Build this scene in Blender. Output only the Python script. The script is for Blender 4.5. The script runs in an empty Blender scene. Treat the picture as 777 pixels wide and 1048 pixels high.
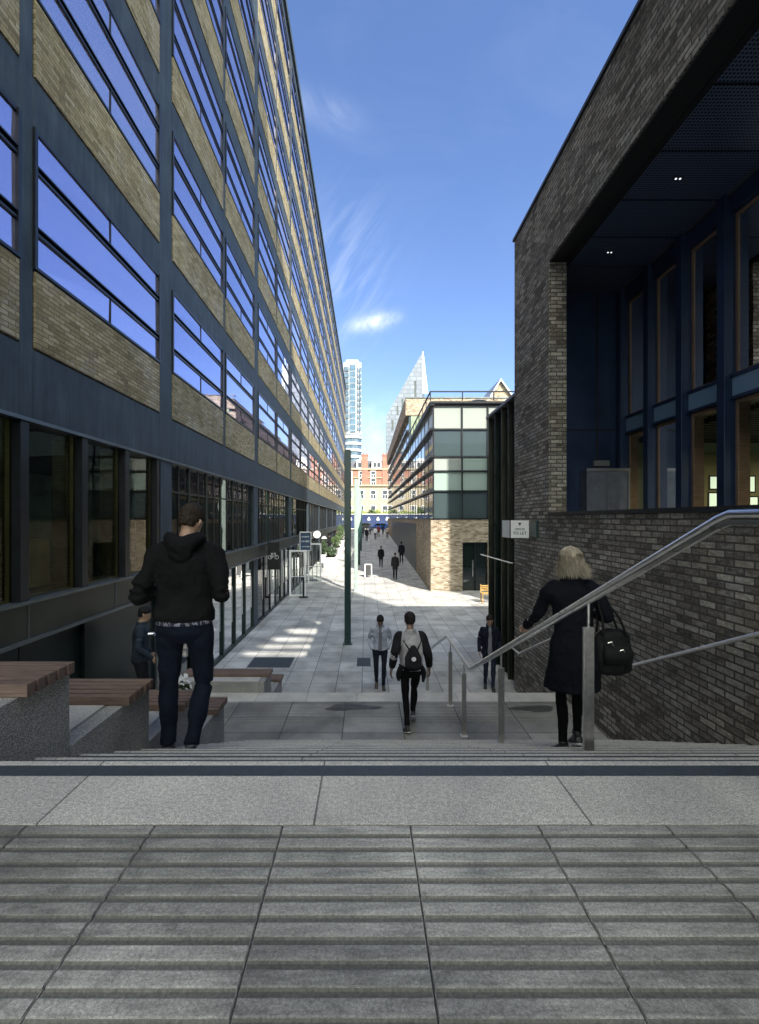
import bpy, bmesh, math, random
from mathutils import Vector, Matrix, noise
random.seed(7)
R = math.radians
SC = bpy.context.scene
COL = SC.collection
ZC = 3.97            # camera height above the lower street
F = 466.0

# ------------------------------------------------------------------ node helpers
def mat(name):
    m = bpy.data.materials.new(name); m.use_nodes = True
    nt = m.node_tree
    b = nt.nodes['Principled BSDF']
    return m, nt, b
def N(nt, t, **kw):
    n = nt.nodes.new(t)
    for k, v in kw.items():
        if k in n.inputs.keys(): n.inputs[k].default_value = v
        else: setattr(n, k, v)
    return n
def ramp(nt, fac, stops, interp='LINEAR'):
    r = nt.nodes.new('ShaderNodeValToRGB'); r.color_ramp.interpolation = interp
    e = r.color_ramp.elements
    while len(e) < len(stops): e.new(0.5)
    for i, (p, c) in enumerate(stops):
        e[i].position = p
        e[i].color = (*c, 1) if len(c) == 3 else c
    nt.links.new(fac, r.inputs[0]); return r
def noise_tex(nt, scale, detail=4, rough=.55, coord='Object', vec=None, dist=0, map_scale=None):
    n = nt.nodes.new('ShaderNodeTexNoise')
    n.inputs['Scale'].default_value = scale; n.inputs['Detail'].default_value = detail
    n.inputs['Roughness'].default_value = rough; n.inputs['Distortion'].default_value = dist
    if vec is None:
        tc = nt.nodes.new('ShaderNodeTexCoord'); vec = tc.outputs[coord]
    if map_scale:
        mp = nt.nodes.new('ShaderNodeMapping'); mp.inputs['Scale'].default_value = map_scale
        nt.links.new(vec, mp.inputs[0]); vec = mp.outputs[0]
    nt.links.new(vec, n.inputs['Vector']); return n
def mix(nt, fac, a, b, mode='MIX'):
    m = nt.nodes.new('ShaderNodeMix'); m.data_type = 'RGBA'; m.blend_type = mode
    if isinstance(fac, (int, float)): m.inputs[0].default_value = fac
    else: nt.links.new(fac, m.inputs[0])
    for k, v in ((6, a), (7, b)):
        if isinstance(v, (tuple, list)): m.inputs[k].default_value = (*v[:3], 1)
        else: nt.links.new(v, m.inputs[k])
    return m.outputs[2]
def bump(nt, b, h, strength=.4, dist=.01, normal=None):
    n = nt.nodes.new('ShaderNodeBump'); n.inputs['Strength'].default_value = strength
    n.inputs['Distance'].default_value = dist
    nt.links.new(h, n.inputs['Height'])
    if normal is not None: nt.links.new(normal, n.inputs['Normal'])
    nt.links.new(n.outputs[0], b.inputs['Normal']); return n.outputs[0]
def math_n(nt, op, a, b=None, c=None):
    n = nt.nodes.new('ShaderNodeMath'); n.operation = op
    for i, v in enumerate((a, b, c)):
        if v is None: continue
        if isinstance(v, (int, float)): n.inputs[i].default_value = v
        else: nt.links.new(v, n.inputs[i])
    return n.outputs[0]

def plain(name, col, rough=.6, metal=0, nscale=0, namt=.25, bumpd=0, spec=.5, stretch=None):
    m, nt, b = mat(name)
    b.inputs['Base Color'].default_value = (*col, 1); b.inputs['Roughness'].default_value = rough
    b.inputs['Metallic'].default_value = metal; b.inputs['Specular IOR Level'].default_value = spec
    if nscale:
        n = noise_tex(nt, nscale, 5, .6, map_scale=stretch)
        lo = tuple(c*(1-namt) for c in col); hi = tuple(min(1, c*(1+namt)) for c in col)
        r = ramp(nt, n.outputs[0], [(.3, lo), (.7, hi)])
        nt.links.new(r.outputs[0], b.inputs['Base Color'])
        rr = nt.nodes.new('ShaderNodeMapRange'); rr.inputs['To Min'].default_value = max(.02, rough-.12); rr.inputs['To Max'].default_value = min(1, rough+.12)
        nt.links.new(n.outputs[0], rr.inputs[0]); nt.links.new(rr.outputs[0], b.inputs['Roughness'])
        if bumpd: bump(nt, b, n.outputs[0], .5, bumpd)
    return m

def brick(name, stops, bw, rh, mortar, mcol, bumpd=.012, stain=None, rough=.85, eff=0.0, seed=0.0, per=1.0, namt=1.3):
    m, nt, b = mat(name)
    tc = nt.nodes.new('ShaderNodeTexCoord')
    # slight distortion of the coordinates so that courses are not ruled lines
    nz = noise_tex(nt, 3.0, 3, .6, vec=tc.outputs['UV'])
    dv = nt.nodes.new('ShaderNodeVectorMath'); dv.operation = 'SCALE'; dv.inputs['Scale'].default_value = .012
    nt.links.new(nz.outputs['Color'], dv.inputs[0])
    av = nt.nodes.new('ShaderNodeVectorMath'); av.operation = 'ADD'
    nt.links.new(tc.outputs['UV'], av.inputs[0]); nt.links.new(dv.outputs[0], av.inputs[1])
    br = nt.nodes.new('ShaderNodeTexBrick'); br.offset = .5
    br.inputs['Color1'].default_value = (0, 0, 0, 1); br.inputs['Color2'].default_value = (1, 1, 1, 1)
    br.inputs['Mortar'].default_value = (.5, .5, .5, 1)
    br.inputs['Scale'].default_value = 1; br.inputs['Brick Width'].default_value = bw
    br.inputs['Row Height'].default_value = rh; br.inputs['Mortar Size'].default_value = mortar
    br.inputs['Mortar Smooth'].default_value = .25
    nt.links.new(av.outputs[0], br.inputs['Vector'])
    # per-brick tone + streaky noise inside the bricks
    n2 = noise_tex(nt, 16, 8, .78, vec=tc.outputs['UV'], map_scale=(1, 1.8, 1))
    bw_ = nt.nodes.new('ShaderNodeRGBToBW'); nt.links.new(br.outputs['Color'], bw_.inputs[0])
    s = math_n(nt, 'ADD', math_n(nt, 'MULTIPLY_ADD', bw_.outputs[0], per, .5-.5*per), math_n(nt, 'MULTIPLY', math_n(nt, 'SUBTRACT', n2.outputs[0], .5), namt))
    rp = ramp(nt, s, stops)
    col = rp.outputs[0]
    n3 = noise_tex(nt, .55, 5, .6, vec=tc.outputs['UV'])
    r3 = ramp(nt, n3.outputs[0], [(.3, (.72, .72, .72)), (.7, (1.15, 1.12, 1.08))])
    col = mix(nt, 1, col, r3.outputs[0], 'MULTIPLY')
    if eff:
        n4 = noise_tex(nt, 9, 9, .8, vec=tc.outputs['UV'], map_scale=(1, 1.6, 1))
        n5 = noise_tex(nt, 1.1, 4, .6, vec=tc.outputs['UV'])
        e = math_n(nt, 'MULTIPLY', n4.outputs[0], n5.outputs[0])
        re = ramp(nt, e, [(.25, (0, 0, 0)), (.40, (1, 1, 1))])
        ef = math_n(nt, 'MULTIPLY', re.outputs[0], eff)
        col = mix(nt, ef, col, (.42, .41, .40))
    col = mix(nt, br.outputs['Fac'], col, mcol)
    nt.links.new(col, b.inputs['Base Color'])
    b.inputs['Roughness'].default_value = rough; b.inputs['Specular IOR Level'].default_value = .3
    h = math_n(nt, 'ADD', math_n(nt, 'MULTIPLY', math_n(nt, 'SUBTRACT', 1.0, br.outputs['Fac']), 1.0), math_n(nt, 'MULTIPLY', s, .35))
    bump(nt, b, h, .9, bumpd)
    return m

def slab(name, base, bw, rh, mortar, mcol, var=.18, fine=90, fineamt=.25, loc=(0, 0, 0), offset=.5, rough=.75, bumpd=.004, stains=.3, streak=0):
    m, nt, b = mat(name)
    tc = nt.nodes.new('ShaderNodeTexCoord'); mp = nt.nodes.new('ShaderNodeMapping'); mp.inputs['Location'].default_value = loc
    nt.links.new(tc.outputs['UV'], mp.inputs[0])
    br = nt.nodes.new('ShaderNodeTexBrick'); br.offset = offset
    br.inputs['Color1'].default_value = (*[c*(1-var) for c in base], 1); br.inputs['Color2'].default_value = (*[c*(1+var) for c in base], 1)
    br.inputs['Mortar'].default_value = (*mcol, 1); br.inputs['Scale'].default_value = 1
    br.inputs['Brick Width'].default_value = bw; br.inputs['Row Height'].default_value = rh
    br.inputs['Mortar Size'].default_value = mortar; br.inputs['Mortar Smooth'].default_value = .2
    nt.links.new(mp.outputs[0], br.inputs['Vector'])
    n1 = noise_tex(nt, fine, 3, .7, vec=tc.outputs['UV'])
    r1 = ramp(nt, n1.outputs[0], [(.35, (1-fineamt,)*3), (.65, (1+fineamt,)*3)])
    c = mix(nt, 1, br.outputs['Color'], r1.outputs[0], 'MULTIPLY')
    n2 = noise_tex(nt, 1.1, 6, .65, vec=tc.outputs['UV'])
    r2 = ramp(nt, n2.outputs[0], [(.32, (1-stains,)*3), (.62, (1+stains*.35,)*3)])
    c = mix(nt, 1, c, r2.outputs[0], 'MULTIPLY')
    if streak:
        n5 = noise_tex(nt, 5, 8, .75, vec=tc.outputs['UV'], map_scale=(1, 7, 1), dist=.4)
        r5 = ramp(nt, n5.outputs[0], [(.3, (1-streak,)*3), (.5, (1, 1, 1)), (.7, (1+streak,)*3)])
        c = mix(nt, 1, c, r5.outputs[0], 'MULTIPLY')
        n8 = noise_tex(nt, 420, 2, .8, vec=tc.outputs['UV']); r8 = ramp(nt, n8.outputs[0], [(.33, (.62,)*3), (.5, (1, 1, 1)), (.66, (1.4,)*3)])
        c = mix(nt, 1, c, r8.outputs[0], 'MULTIPLY')
        n9 = noise_tex(nt, 1.6, 9, .8, vec=tc.outputs['UV'], dist=1.5); r9 = ramp(nt, n9.outputs[0], [(.38, (.66, .67, .66)), (.47, (1, 1, 1)), (.6, (1.12, 1.12, 1.1))])
        c = mix(nt, 1, c, r9.outputs[0], 'MULTIPLY')
    vo = nt.nodes.new('ShaderNodeTexVoronoi'); vo.inputs['Scale'].default_value = 5.0
    nt.links.new(tc.outputs['UV'], vo.inputs['Vector'])
    r4 = ramp(nt, vo.outputs['Distance'], [(.035, (.55, .55, .55)), (.06, (1, 1, 1))])
    c = mix(nt, .7, c, mix(nt, 1, c, r4.outputs[0], 'MULTIPLY'))
    nt.links.new(c, b.inputs['Base Color'])
    rr = nt.nodes.new('ShaderNodeMapRange'); rr.inputs['To Min'].default_value = rough-.15; rr.inputs['To Max'].default_value = rough+.1
    nt.links.new(n2.outputs[0], rr.inputs[0]); nt.links.new(rr.outputs[0], b.inputs['Roughness'])
    h = math_n(nt, 'ADD', math_n(nt, 'SUBTRACT', 1.0, br.outputs['Fac']), math_n(nt, 'MULTIPLY', n1.outputs[0], .25))
    bump(nt, b, h, .6, bumpd)
    return m

def granite(name, base, speck=320, amt=.55, joints=None, rough=.7):
    m, nt, b = mat(name)
    tc = nt.nodes.new('ShaderNodeTexCoord')
    n1 = noise_tex(nt, speck, 2, .8, vec=tc.outputs['UV'])
    r1 = ramp(nt, n1.outputs[0], [(.36, tuple(c*(1-amt) for c in base)), (.5, base), (.63, tuple(min(1, c*(1+amt*.8)) for c in base))])
    n0 = noise_tex(nt, speck*.3, 2, .8, vec=tc.outputs['UV'])
    r0 = ramp(nt, n0.outputs[0], [(.38, (.78,)*3), (.6, (1.12,)*3)])
    c = mix(nt, 1, r1.outputs[0], r0.outputs[0], 'MULTIPLY')
    n2 = noise_tex(nt, 2.2, 6, .65, vec=tc.outputs['UV'])
    r2 = ramp(nt, n2.outputs[0], [(.3, (.74, .74, .75)), (.62, (1.06, 1.05, 1.03))])
    c = mix(nt, 1, c, r2.outputs[0], 'MULTIPLY')
    hgt = n1.outputs[0]
    if joints:
        br = nt.nodes.new('ShaderNodeTexBrick'); br.offset = joints[3] if len(joints) > 3 else 0
        mp = nt.nodes.new('ShaderNodeMapping'); mp.inputs['Location'].default_value = joints[2]
        nt.links.new(tc.outputs['UV'], mp.inputs[0]); nt.links.new(mp.outputs[0], br.inputs['Vector'])
        br.inputs['Color1'].default_value = (.9,)*3+(1,); br.inputs['Color2'].default_value = (1.08,)*3+(1,)
        br.inputs['Mortar'].default_value = (.28, .28, .28, 1); br.inputs['Scale'].default_value = 1
        br.inputs['Brick Width'].default_value = joints[0]; br.inputs['Row Height'].default_value = joints[1]
        br.inputs['Mortar Size'].default_value = .0035; br.inputs['Mortar Smooth'].default_value = .1
        c = mix(nt, 1, c, br.outputs['Color'], 'MULTIPLY')
    nt.links.new(c, b.inputs['Base Color']); b.inputs['Roughness'].default_value = rough
    bump(nt, b, hgt, .35, .0015)
    return m

def glossglass(name, base=(.012, .016, .022), ior=2.0, rough=.02, wave=.35, wscale=.5, tint=(1, 1, 1)):
    """opaque coated glazing: dark body, strong mirror-like coat, faintly wavy"""
    m, nt, b = mat(name)
    b.inputs['Base Color'].default_value = (*base, 1); b.inputs['Roughness'].default_value = rough
    b.inputs['IOR'].default_value = ior; b.inputs['Specular Tint'].default_value = (*tint, 1)
    n = noise_tex(nt, wscale, 2, .4); bump(nt, b, n.outputs[0], wave, .02)
    return m
def thinglass(name, tint=(.75, .85, .8), ior=1.6, rough=.01, boost=1.0):
    m = bpy.data.materials.new(name); m.use_nodes = True; nt = m.node_tree; nt.nodes.clear()
    o = nt.nodes.new('ShaderNodeOutputMaterial'); t = nt.nodes.new('ShaderNodeBsdfTransparent'); t.inputs[0].default_value = (*tint, 1)
    g = nt.nodes.new('ShaderNodeBsdfGlossy'); g.inputs['Roughness'].default_value = rough
    g.inputs[0].default_value = (1, 1, 1, 1)
    f = nt.nodes.new('ShaderNodeFresnel'); f.inputs['IOR'].default_value = ior
    fac = math_n(nt, 'MINIMUM', math_n(nt, 'MULTIPLY', f.outputs[0], boost), 1.0)
    n = noise_tex(nt, .6, 2, .4); bp = nt.nodes.new('ShaderNodeBump'); bp.inputs['Strength'].default_value = .25; bp.inputs['Distance'].default_value = .02
    nt.links.new(n.outputs[0], bp.inputs['Height']); nt.links.new(bp.outputs[0], g.inputs['Normal'])
    mx = nt.nodes.new('ShaderNodeMixShader'); nt.links.new(fac, mx.inputs[0])
    nt.links.new(t.outputs[0], mx.inputs[1]); nt.links.new(g.outputs[0], mx.inputs[2]); nt.links.new(mx.outputs[0], o.inputs[0])
    return m
def emit(name, col, s):
    m, nt, b = mat(name); b.inputs['Base Color'].default_value = (*col, 1)
    b.inputs['Emission Color'].default_value = (*col, 1); b.inputs['Emission Strength'].default_value = s; return m

def timber(name, base):
    m, nt, b = mat(name)
    n = noise_tex(nt, 6, 6, .65, vec=None, map_scale=(1.0, 22, 22), dist=.6)
    n2 = noise_tex(nt, 1.7, 3, .6)
    c = ramp(nt, n.outputs[0], [(.3, tuple(v*.5 for v in base)), (.5, base), (.72, tuple(v*1.45 for v in base))])
    r2 = ramp(nt, n2.outputs[0], [(.3, (.7, .7, .72)), (.7, (1.1, 1.05, 1.0))])
    nt.links.new(mix(nt, 1, c.outputs[0], r2.outputs[0], 'MULTIPLY'), b.inputs['Base Color'])
    b.inputs['Roughness'].default_value = .6; bump(nt, b, n.outputs[0], .4, .003); return m

M = {}
M['brick_r'] = brick('grey_brown_brick', [(.0, (.075, .067, .056)), (.3, (.17, .152, .128)), (.55, (.275, .25, .21)), (.8, (.39, .36, .305)), (1, (.60, .57, .51))], .225, .075, .010, (.085, .08, .07), .035, eff=1.0, per=.72, namt=2.2)  # dark mortar colour paints in the shade of the recessed joints
M['brick_l'] = brick('buff_brick', [(.0, (.17, .135, .07)), (.3, (.30, .245, .135)), (.6, (.39, .325, .185)), (.85, (.47, .40, .25)), (1, (.60, .54, .40))], .215, .062, .006, (.17, .145, .095), .02, eff=.6, per=.7, namt=1.9)
M['brick_c'] = brick('pale_buff_brick', [(.0, (.16, .11, .065)), (.3, (.30, .24, .165)), (.6, (.42, .35, .25)), (1, (.56, .49, .38))], .23, .075, .009, (.36, .32, .26), .012, eff=.2)
M['brick_red'] = brick('red_brick', [(.0, (.17, .05, .03)), (.5, (.27, .09, .055)), (1, (.36, .15, .10))], .23, .075, .01, (.38, .3, .25), .005)
M['stone'] = plain('cream_stone', (.34, .29, .21), .8, 0, 1.5, .15)
M['white_render'] = plain('white_render', (.75, .75, .74), .7, 0, 1, .08)
M['slate'] = plain('roof_slate', (.09, .09, .10), .6, 0, 3, .3)
M['concrete'] = plain('dark_blue_grey_concrete', (.046, .064, .080), .62, 0, 1.6, .35, .004, spec=.35)
nt = M['concrete'].node_tree; b = nt.nodes['Principled BSDF']; src = b.inputs['Base Color'].links[0].from_socket
n7 = noise_tex(nt, 2.5, 7, .7, map_scale=(3, 3, .35)); r7 = ramp(nt, n7.outputs[0], [(.35, (.72, .72, .74)), (.55, (1, 1, 1)), (.72, (1.45, 1.42, 1.38))])
nt.links.new(mix(nt, 1, src, r7.outputs[0], 'MULTIPLY'), b.inputs['Base Color'])
M['blackframe'] = plain('black_window_frame', (.010, .012, .015), .35, 0, 8, .3)
M['navy'] = plain('navy_metal_panel', (.018, .038, .088), .38, .2, 2, .25)
M['darkgreen'] = plain('dark_green_metal', (.012, .024, .020), .35, .3, 2, .3)
M['green_pole'] = plain('green_painted_steel', (.018, .05, .048), .32, .1, 4, .2)
M['sunlit_pole'] = plain('sunlit_green_painted_steel', (.30, .37, .34), .4, 0, 4, .1)  # same green column steel, sunlight painted in as a pale colour
M['flashing'] = plain('grey_metal_trim', (.16, .18, .19), .4, .7, 3, .2)
M['bronze'] = plain('dark_bronze_panel', (.055, .058, .045), .38, .5, 1.2, .3)
M['steel'] = plain('brushed_stainless_steel', (.80, .79, .77), .30, 1, 40, .12, .0004, stretch=(1, .05, 1))
M['steel_dark'] = plain('brushed_steel_post', (.62, .60, .57), .38, 1, 30, .15, .0004)
M['timber'] = timber('red_brown_hardwood', (.215, .148, .118))
M['reveal'] = timber('olive_timber_reveal', (.60, .50, .22))
M['reveal_r'] = timber('warm_timber_reveal', (.27, .19, .135))
M['glass_up'] = glossglass('blue_reflective_glazing', (.60, .565, .80), 2.0, .015, .12, .3)
M['glass_up'].node_tree.nodes['Principled BSDF'].inputs['Metallic'].default_value = .9
M['glass_up2'] = glossglass('blue_reflective_glazing_paler', (.66, .63, .80), 2.0, .03, .2, .8)
M['glass_up2'].node_tree.nodes['Principled BSDF'].inputs['Metallic'].default_value = .85
M['glass_up3'] = glossglass('blue_reflective_glazing_deeper', (.50, .49, .74), 2.0, .015, .3, 1.2)
M['glass_up3'].node_tree.nodes['Principled BSDF'].inputs['Metallic'].default_value = .9
M['glass_dark'] = glossglass('dark_green_glazing', (.012, .02, .018), 1.75, .02, .3, .5)
M['glass_c'] = glossglass('pavilion_glazing', (.06, .085, .09), 2.3, .02, .3, .4)
M['glass_white'] = glossglass('white_back_painted_glass', (.33, .36, .33), 1.5, .15, .1, .4)
M['glass_pale'] = glossglass('pale_green_glass_panel', (.30, .38, .34), 1.5, .1, .1, .4)
M['glass_thin'] = thinglass('shopfront_glass', (.86, .95, .86), 1.42)
M['glass_refl'] = thinglass('reflective_shopfront_glass', (.50, .62, .56), 2.3)
M['glass_clear'] = thinglass('clear_screen_glass', (.85, .92, .9), 1.5)
M['glass_right'] = thinglass('tinted_gallery_glass', (.75, .75, .7), 1.38)
M['blue_glass'] = glossglass('blue_spandrel_glass', (.20, .34, .50), 1.6, .12, .1, .5)
M['interior'] = plain('dim_interior_wall', (.20, .25, .17), .9, 0, .8, .4)
M['interior_warm'] = plain('yellow_interior_wall', (.45, .40, .16), .9, 0, .8, .3)
M['black'] = plain('matt_black', (.012, .012, .013), .6, 0, 20, .3)
M['white'] = plain('white_paint', (.8, .8, .8), .45)
M['grey'] = plain('mid_grey_metal', (.25, .26, .27), .4, .6, 4, .2)
M['lightgrey'] = plain('pale_grey_render', (.55, .55, .53), .8, 0, 2, .15)
M['blue_sign'] = plain('navy_blue_sign_face', (.03, .06, .12), .4)
M['sign_text'] = plain('sign_lettering', (.55, .6, .65), .5)
M['granite_light'] = granite('pale_speckled_granite', (.60, .575, .53), 230, .55, joints=(.875, 3.0, (.165, 0, 0)))
M['granite_step'] = granite('speckled_granite_step', (.50, .48, .44), 200, .6, joints=(1.15, 5.0, (.3, 0, 0)))
M['granite_seat'] = granite('grey_granite_block', (.36, .355, .345), 150, .85)
M['granite_seat_top'] = granite('pale_granite_seat_top', (.55, .53, .50), 260, .5)
M['strip'] = plain('dark_nosing_strip', (.05, .058, .07), .6, 0, 60, .3, .002)
M['tactile'] = slab('ribbed_concrete_paving', (.37, .355, .325), .4, .4, .0022, (.025, .025, .025), .25, 130, .3, loc=(-.138, -.23, 0), offset=0, rough=.6, bumpd=.003, stains=.5, streak=.4)
M['tactile_groove'] = slab('darker_paving_grooves', (.17, .163, .145), .4, .4, .0022, (.02, .02, .02), .2, 120, .3, loc=(-.138, -.23, 0), offset=0, bumpd=.002, stains=.4)  # darker tone for the groove floors and rib slopes
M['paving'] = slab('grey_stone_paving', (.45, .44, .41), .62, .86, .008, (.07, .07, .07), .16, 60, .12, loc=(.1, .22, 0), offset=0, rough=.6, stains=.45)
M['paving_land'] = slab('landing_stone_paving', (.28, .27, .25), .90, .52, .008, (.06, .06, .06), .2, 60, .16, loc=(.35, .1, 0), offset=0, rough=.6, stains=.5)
M['asphalt'] = plain('asphalt', (.055, .055, .058), .85, 0, 30, .25, .003)
M['ground'] = plain('distant_ground', (.12, .12, .11), .9, 0, .3, .3)
M['cover'] = plain('dark_cast_cover', (.055, .068, .08), .7, .1, 40, .35, .002)
M['stain'] = plain('damp_patch', (.17, .165, .155), .45, 0, 6, .3)

# perforated soffit
def perf():
    m, nt, b = mat('perforated_soffit_metal')
    tc = nt.nodes.new('ShaderNodeTexCoord'); mp = nt.nodes.new('ShaderNodeMapping'); mp.inputs['Scale'].default_value = (23, 23, 23)
    nt.links.new(tc.outputs['UV'], mp.inputs[0])
    fr = nt.nodes.new('ShaderNodeVectorMath'); fr.operation = 'FRACTION'; nt.links.new(mp.outputs[0], fr.inputs[0])
    sb = nt.nodes.new('ShaderNodeVectorMath'); sb.operation = 'DISTANCE'; nt.links.new(fr.outputs[0], sb.inputs[0]); sb.inputs[1].default_value = (.5, .5, 0)
    r = ramp(nt, sb.outputs['Value'], [(.30, (.001, .001, .002)), (.36, (.15, .20, .32))])
    nt.links.new(r.outputs[0], b.inputs['Base Color']); b.inputs['Roughness'].default_value = .4; b.inputs['Metallic'].default_value = .3
    return m
M['perf'] = perf()

# ------------------------------------------------------------------ mesh builder
class MB:
    def __init__(s): s.v = []; s.f = []; s.m = []
    def add(s, vs, fs, mi=0):
        o = len(s.v); s.v += [tuple(v) for v in vs]
        for f in fs: s.f.append(tuple(o+i for i in f)); s.m.append(mi)
        return s
    def box(s, x0, x1, y0, y1, z0, z1, mi=0):
        if x0 > x1: x0, x1 = x1, x0
        if y0 > y1: y0, y1 = y1, y0
        if z0 > z1: z0, z1 = z1, z0
        vs = [(x0, y0, z0), (x1, y0, z0), (x1, y1, z0), (x0, y1, z0), (x0, y0, z1), (x1, y0, z1), (x1, y1, z1), (x0, y1, z1)]
        return s.add(vs, [(3, 2, 1, 0), (4, 5, 6, 7), (0, 1, 5, 4), (1, 2, 6, 5), (2, 3, 7, 6), (3, 0, 4, 7)], mi)
    def prism(s, poly, axis, a, b, mi=0):
        """poly: 2-D outline; axis 0/1/2 is the extrusion axis"""
        def mk(p, t):
            if axis == 0: return (t, p[0], p[1])
            if axis == 1: return (p[0], t, p[1])
            return (p[0], p[1], t)
        n = len(poly); vs = [mk(p, a) for p in poly]+[mk(p, b) for p in poly]
        fs = [tuple(range(n))[::-1], tuple(range(n, 2*n))]+[(i, (i+1) % n, n+(i+1) % n, n+i) for i in range(n)]
        return s.add(vs, fs, mi)
    def tube(s, path, r, n=12, mi=0, cap=True):
        path = [Vector(p) for p in path]; rs = r if isinstance(r, (list, tuple)) else [r]*len(path)
        rings = []; up = Vector((0, 0, 1))
        for i, p in enumerate(path):
            a = path[max(0, i-1)]; b = path[min(len(path)-1, i+1)]
            t = (b-a).normalized()
            ref = up if abs(t.dot(up)) < .95 else Vector((1, 0, 0))
            u = t.cross(ref).normalized(); w = u.cross(t).normalized()
            rings.append([p+(u*math.cos(2*math.pi*k/n)+w*math.sin(2*math.pi*k/n))*rs[i] for k in range(n)])
        vs = [v for rg in rings for v in rg]; fs = []
        for i in range(len(rings)-1):
            for k in range(n): fs.append((i*n+k, i*n+(k+1) % n, (i+1)*n+(k+1) % n, (i+1)*n+k))
        if cap: fs.append(tuple(range(n))[::-1]); fs.append(tuple((len(rings)-1)*n+k for k in range(n)))
        return s.add(vs, fs, mi)
    def loft(s, rings, n=20, mi=0):
        """rings: (centre, u, v) full vectors of the half axes"""
        vs = []; fs = []
        for c, u, v in rings:
            c = Vector(c); u = Vector(u); v = Vector(v)
            for k in range(n):
                a = 2*math.pi*k/n; vs.append(c+u*math.cos(a)+v*math.sin(a))
        for i in range(len(rings)-1):
            for k in range(n): fs.append((i*n+k, i*n+(k+1) % n, (i+1)*n+(k+1) % n, (i+1)*n+k))
        fs.append(tuple(range(n))[::-1]); fs.append(tuple((len(rings)-1)*n+k for k in range(n)))
        return s.add(vs, fs, mi)
    def ball(s, c, r, n=12, mi=0):
        rx, ry, rz = r if isinstance(r, (tuple, list)) else (r, r, r)
        m = max(5, n//2+1); rings = []
        for i in range(m+1):
            a = math.pi*i/m; q = max(.02, math.sin(a))
            rings.append(((c[0], c[1], c[2]-rz*math.cos(a)), (rx*q, 0, 0), (0, ry*q, 0)))
        return s.loft(rings, n, mi)
    def disc(s, c, r, axis='y', n=24, mi=0):
        vs = []
        for k in range(n):
            a = 2*math.pi*k/n
            d = (r*math.cos(a), 0, r*math.sin(a)) if axis == 'y' else (r*math.cos(a), r*math.sin(a), 0)
            vs.append((c[0]+d[0], c[1]+d[1], c[2]+d[2]))
        return s.add(vs, [tuple(range(n))], mi)
    def build(s, name, mats, parent=None, origin=None, smooth=False, bevel=0, kind=None):
        me = bpy.data.meshes.new(name)
        if origin is None:
            if parent is not None: origin = wloc(parent)
            else:
                xs = [v[0] for v in s.v]; ys = [v[1] for v in s.v]; zs = [v[2] for v in s.v]
                origin = Vector(((min(xs)+max(xs))/2, (min(ys)+max(ys))/2, min(zs)))
        origin = Vector(origin)
        me.from_pydata([Vector(v)-origin for v in s.v], [], s.f)
        if not isinstance(mats, (list, tuple)): mats = [mats]
        for m_ in mats: me.materials.append(m_)
        for p, mi in zip(me.polygons, s.m): p.material_index = mi
        bm = bmesh.new(); bm.from_mesh(me); bmesh.ops.recalc_face_normals(bm, faces=bm.faces)
        uvl = bm.loops.layers.uv.new('UVMap')
        for f in bm.faces:
            n = f.normal; ax = max(range(3), key=lambda i: abs(n[i]))
            for l in f.loops:
                w = l.vert.co+origin
                l[uvl].uv = (w.y, w.z) if ax == 0 else ((w.x, w.z) if ax == 1 else (w.x, w.y))
            f.smooth = smooth
        bm.to_mesh(me); bm.free()
        o = bpy.data.objects.new(name, me); COL.objects.link(o)
        if parent is not None:
            o.parent = parent; o.location = origin-wloc(parent)
        else: o.location = origin
        if bevel:
            b = o.modifiers.new('Bevel', 'BEVEL'); b.width = bevel; b.segments = 2; b.limit_method = 'ANGLE'
        if kind: o['kind'] = kind
        return o
def wloc(o):
    l = Vector(o.location)
    while o.parent is not None: o = o.parent; l = l+Vector(o.location)
    return l
def tag(o, label=None, cat=None, group=None, kind=None):
    if label: o['label'] = label
    if cat: o['category'] = cat
    if group: o['group'] = group
    if kind: o['kind'] = kind
    return o
def empty(name, loc, label=None, cat=None, group=None, kind=None):
    o = bpy.data.objects.new(name, None); COL.objects.link(o); o.location = loc; o.empty_display_size = .2
    return tag(o, label, cat, group, kind)
def kids(o): return [c for c in list(COL.objects) if c.parent == o]
def copy_tree(o, parent=None):
    ch = kids(o); c = o.copy(); COL.objects.link(c); c.parent = parent
    for k in ch: copy_tree(k, c)
    return c
def gz(y):
    if y < 27: return 0.0
    if y < 78: return .035*(y-27)
    return .035*51
def fx(px, Y): return (px-375)*Y/F      # a measured bearing and depth -> a place
def fz(py, Y): return ZC-(py-531)*Y/F
EXPOSURE = 1.08
# ================================================================== SETTING
def structure(o): o['kind'] = 'structure'; return o
TOPZ = ZC-.966; LANDZ = ZC-3.13
# ground, one sheet to the horizon
m = MB()
ys = [-300, 5, 27.2, 78.2, 1800]
for a, b in zip(ys, ys[1:]):
    za, zb = gz(a)-.03, gz(b)-.03
    m.add([(-900, a, za), (900, a, za), (900, b, zb), (-900, b, zb)], [(0, 1, 2, 3)])
structure(m.build('ground', M['ground'], origin=(0, 0, 0)))
m = MB()
for a, b in ((9.0, 27), (27, 78)):
    m.add([(-4.07, a, gz(a)), (22, a, gz(a)), (22, b, gz(b)), (-4.07, b, gz(b))], [(0, 1, 2, 3)])
structure(m.build('pavement', M['paving'], origin=(0, 0, 0)))
zr = gz(80)
m = MB(); m.box(-150, 150, 80, 96, zr-.02, zr+.004)
structure(m.build('road', M['asphalt']))
m = MB(); m.box(-150, 150, 78, 80, zr-.05, zr+.12); m.box(-150, 150, 96, 99, zr-.05, zr+.12)
structure(m.build('kerb', M['granite_light']))
m = MB()
for k in range(-18, 19): m.box(k*6, k*6+3, 87.95, 88.07, zr+.006, zr+.009)
structure(m.build('road_marking', M['white']))

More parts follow.
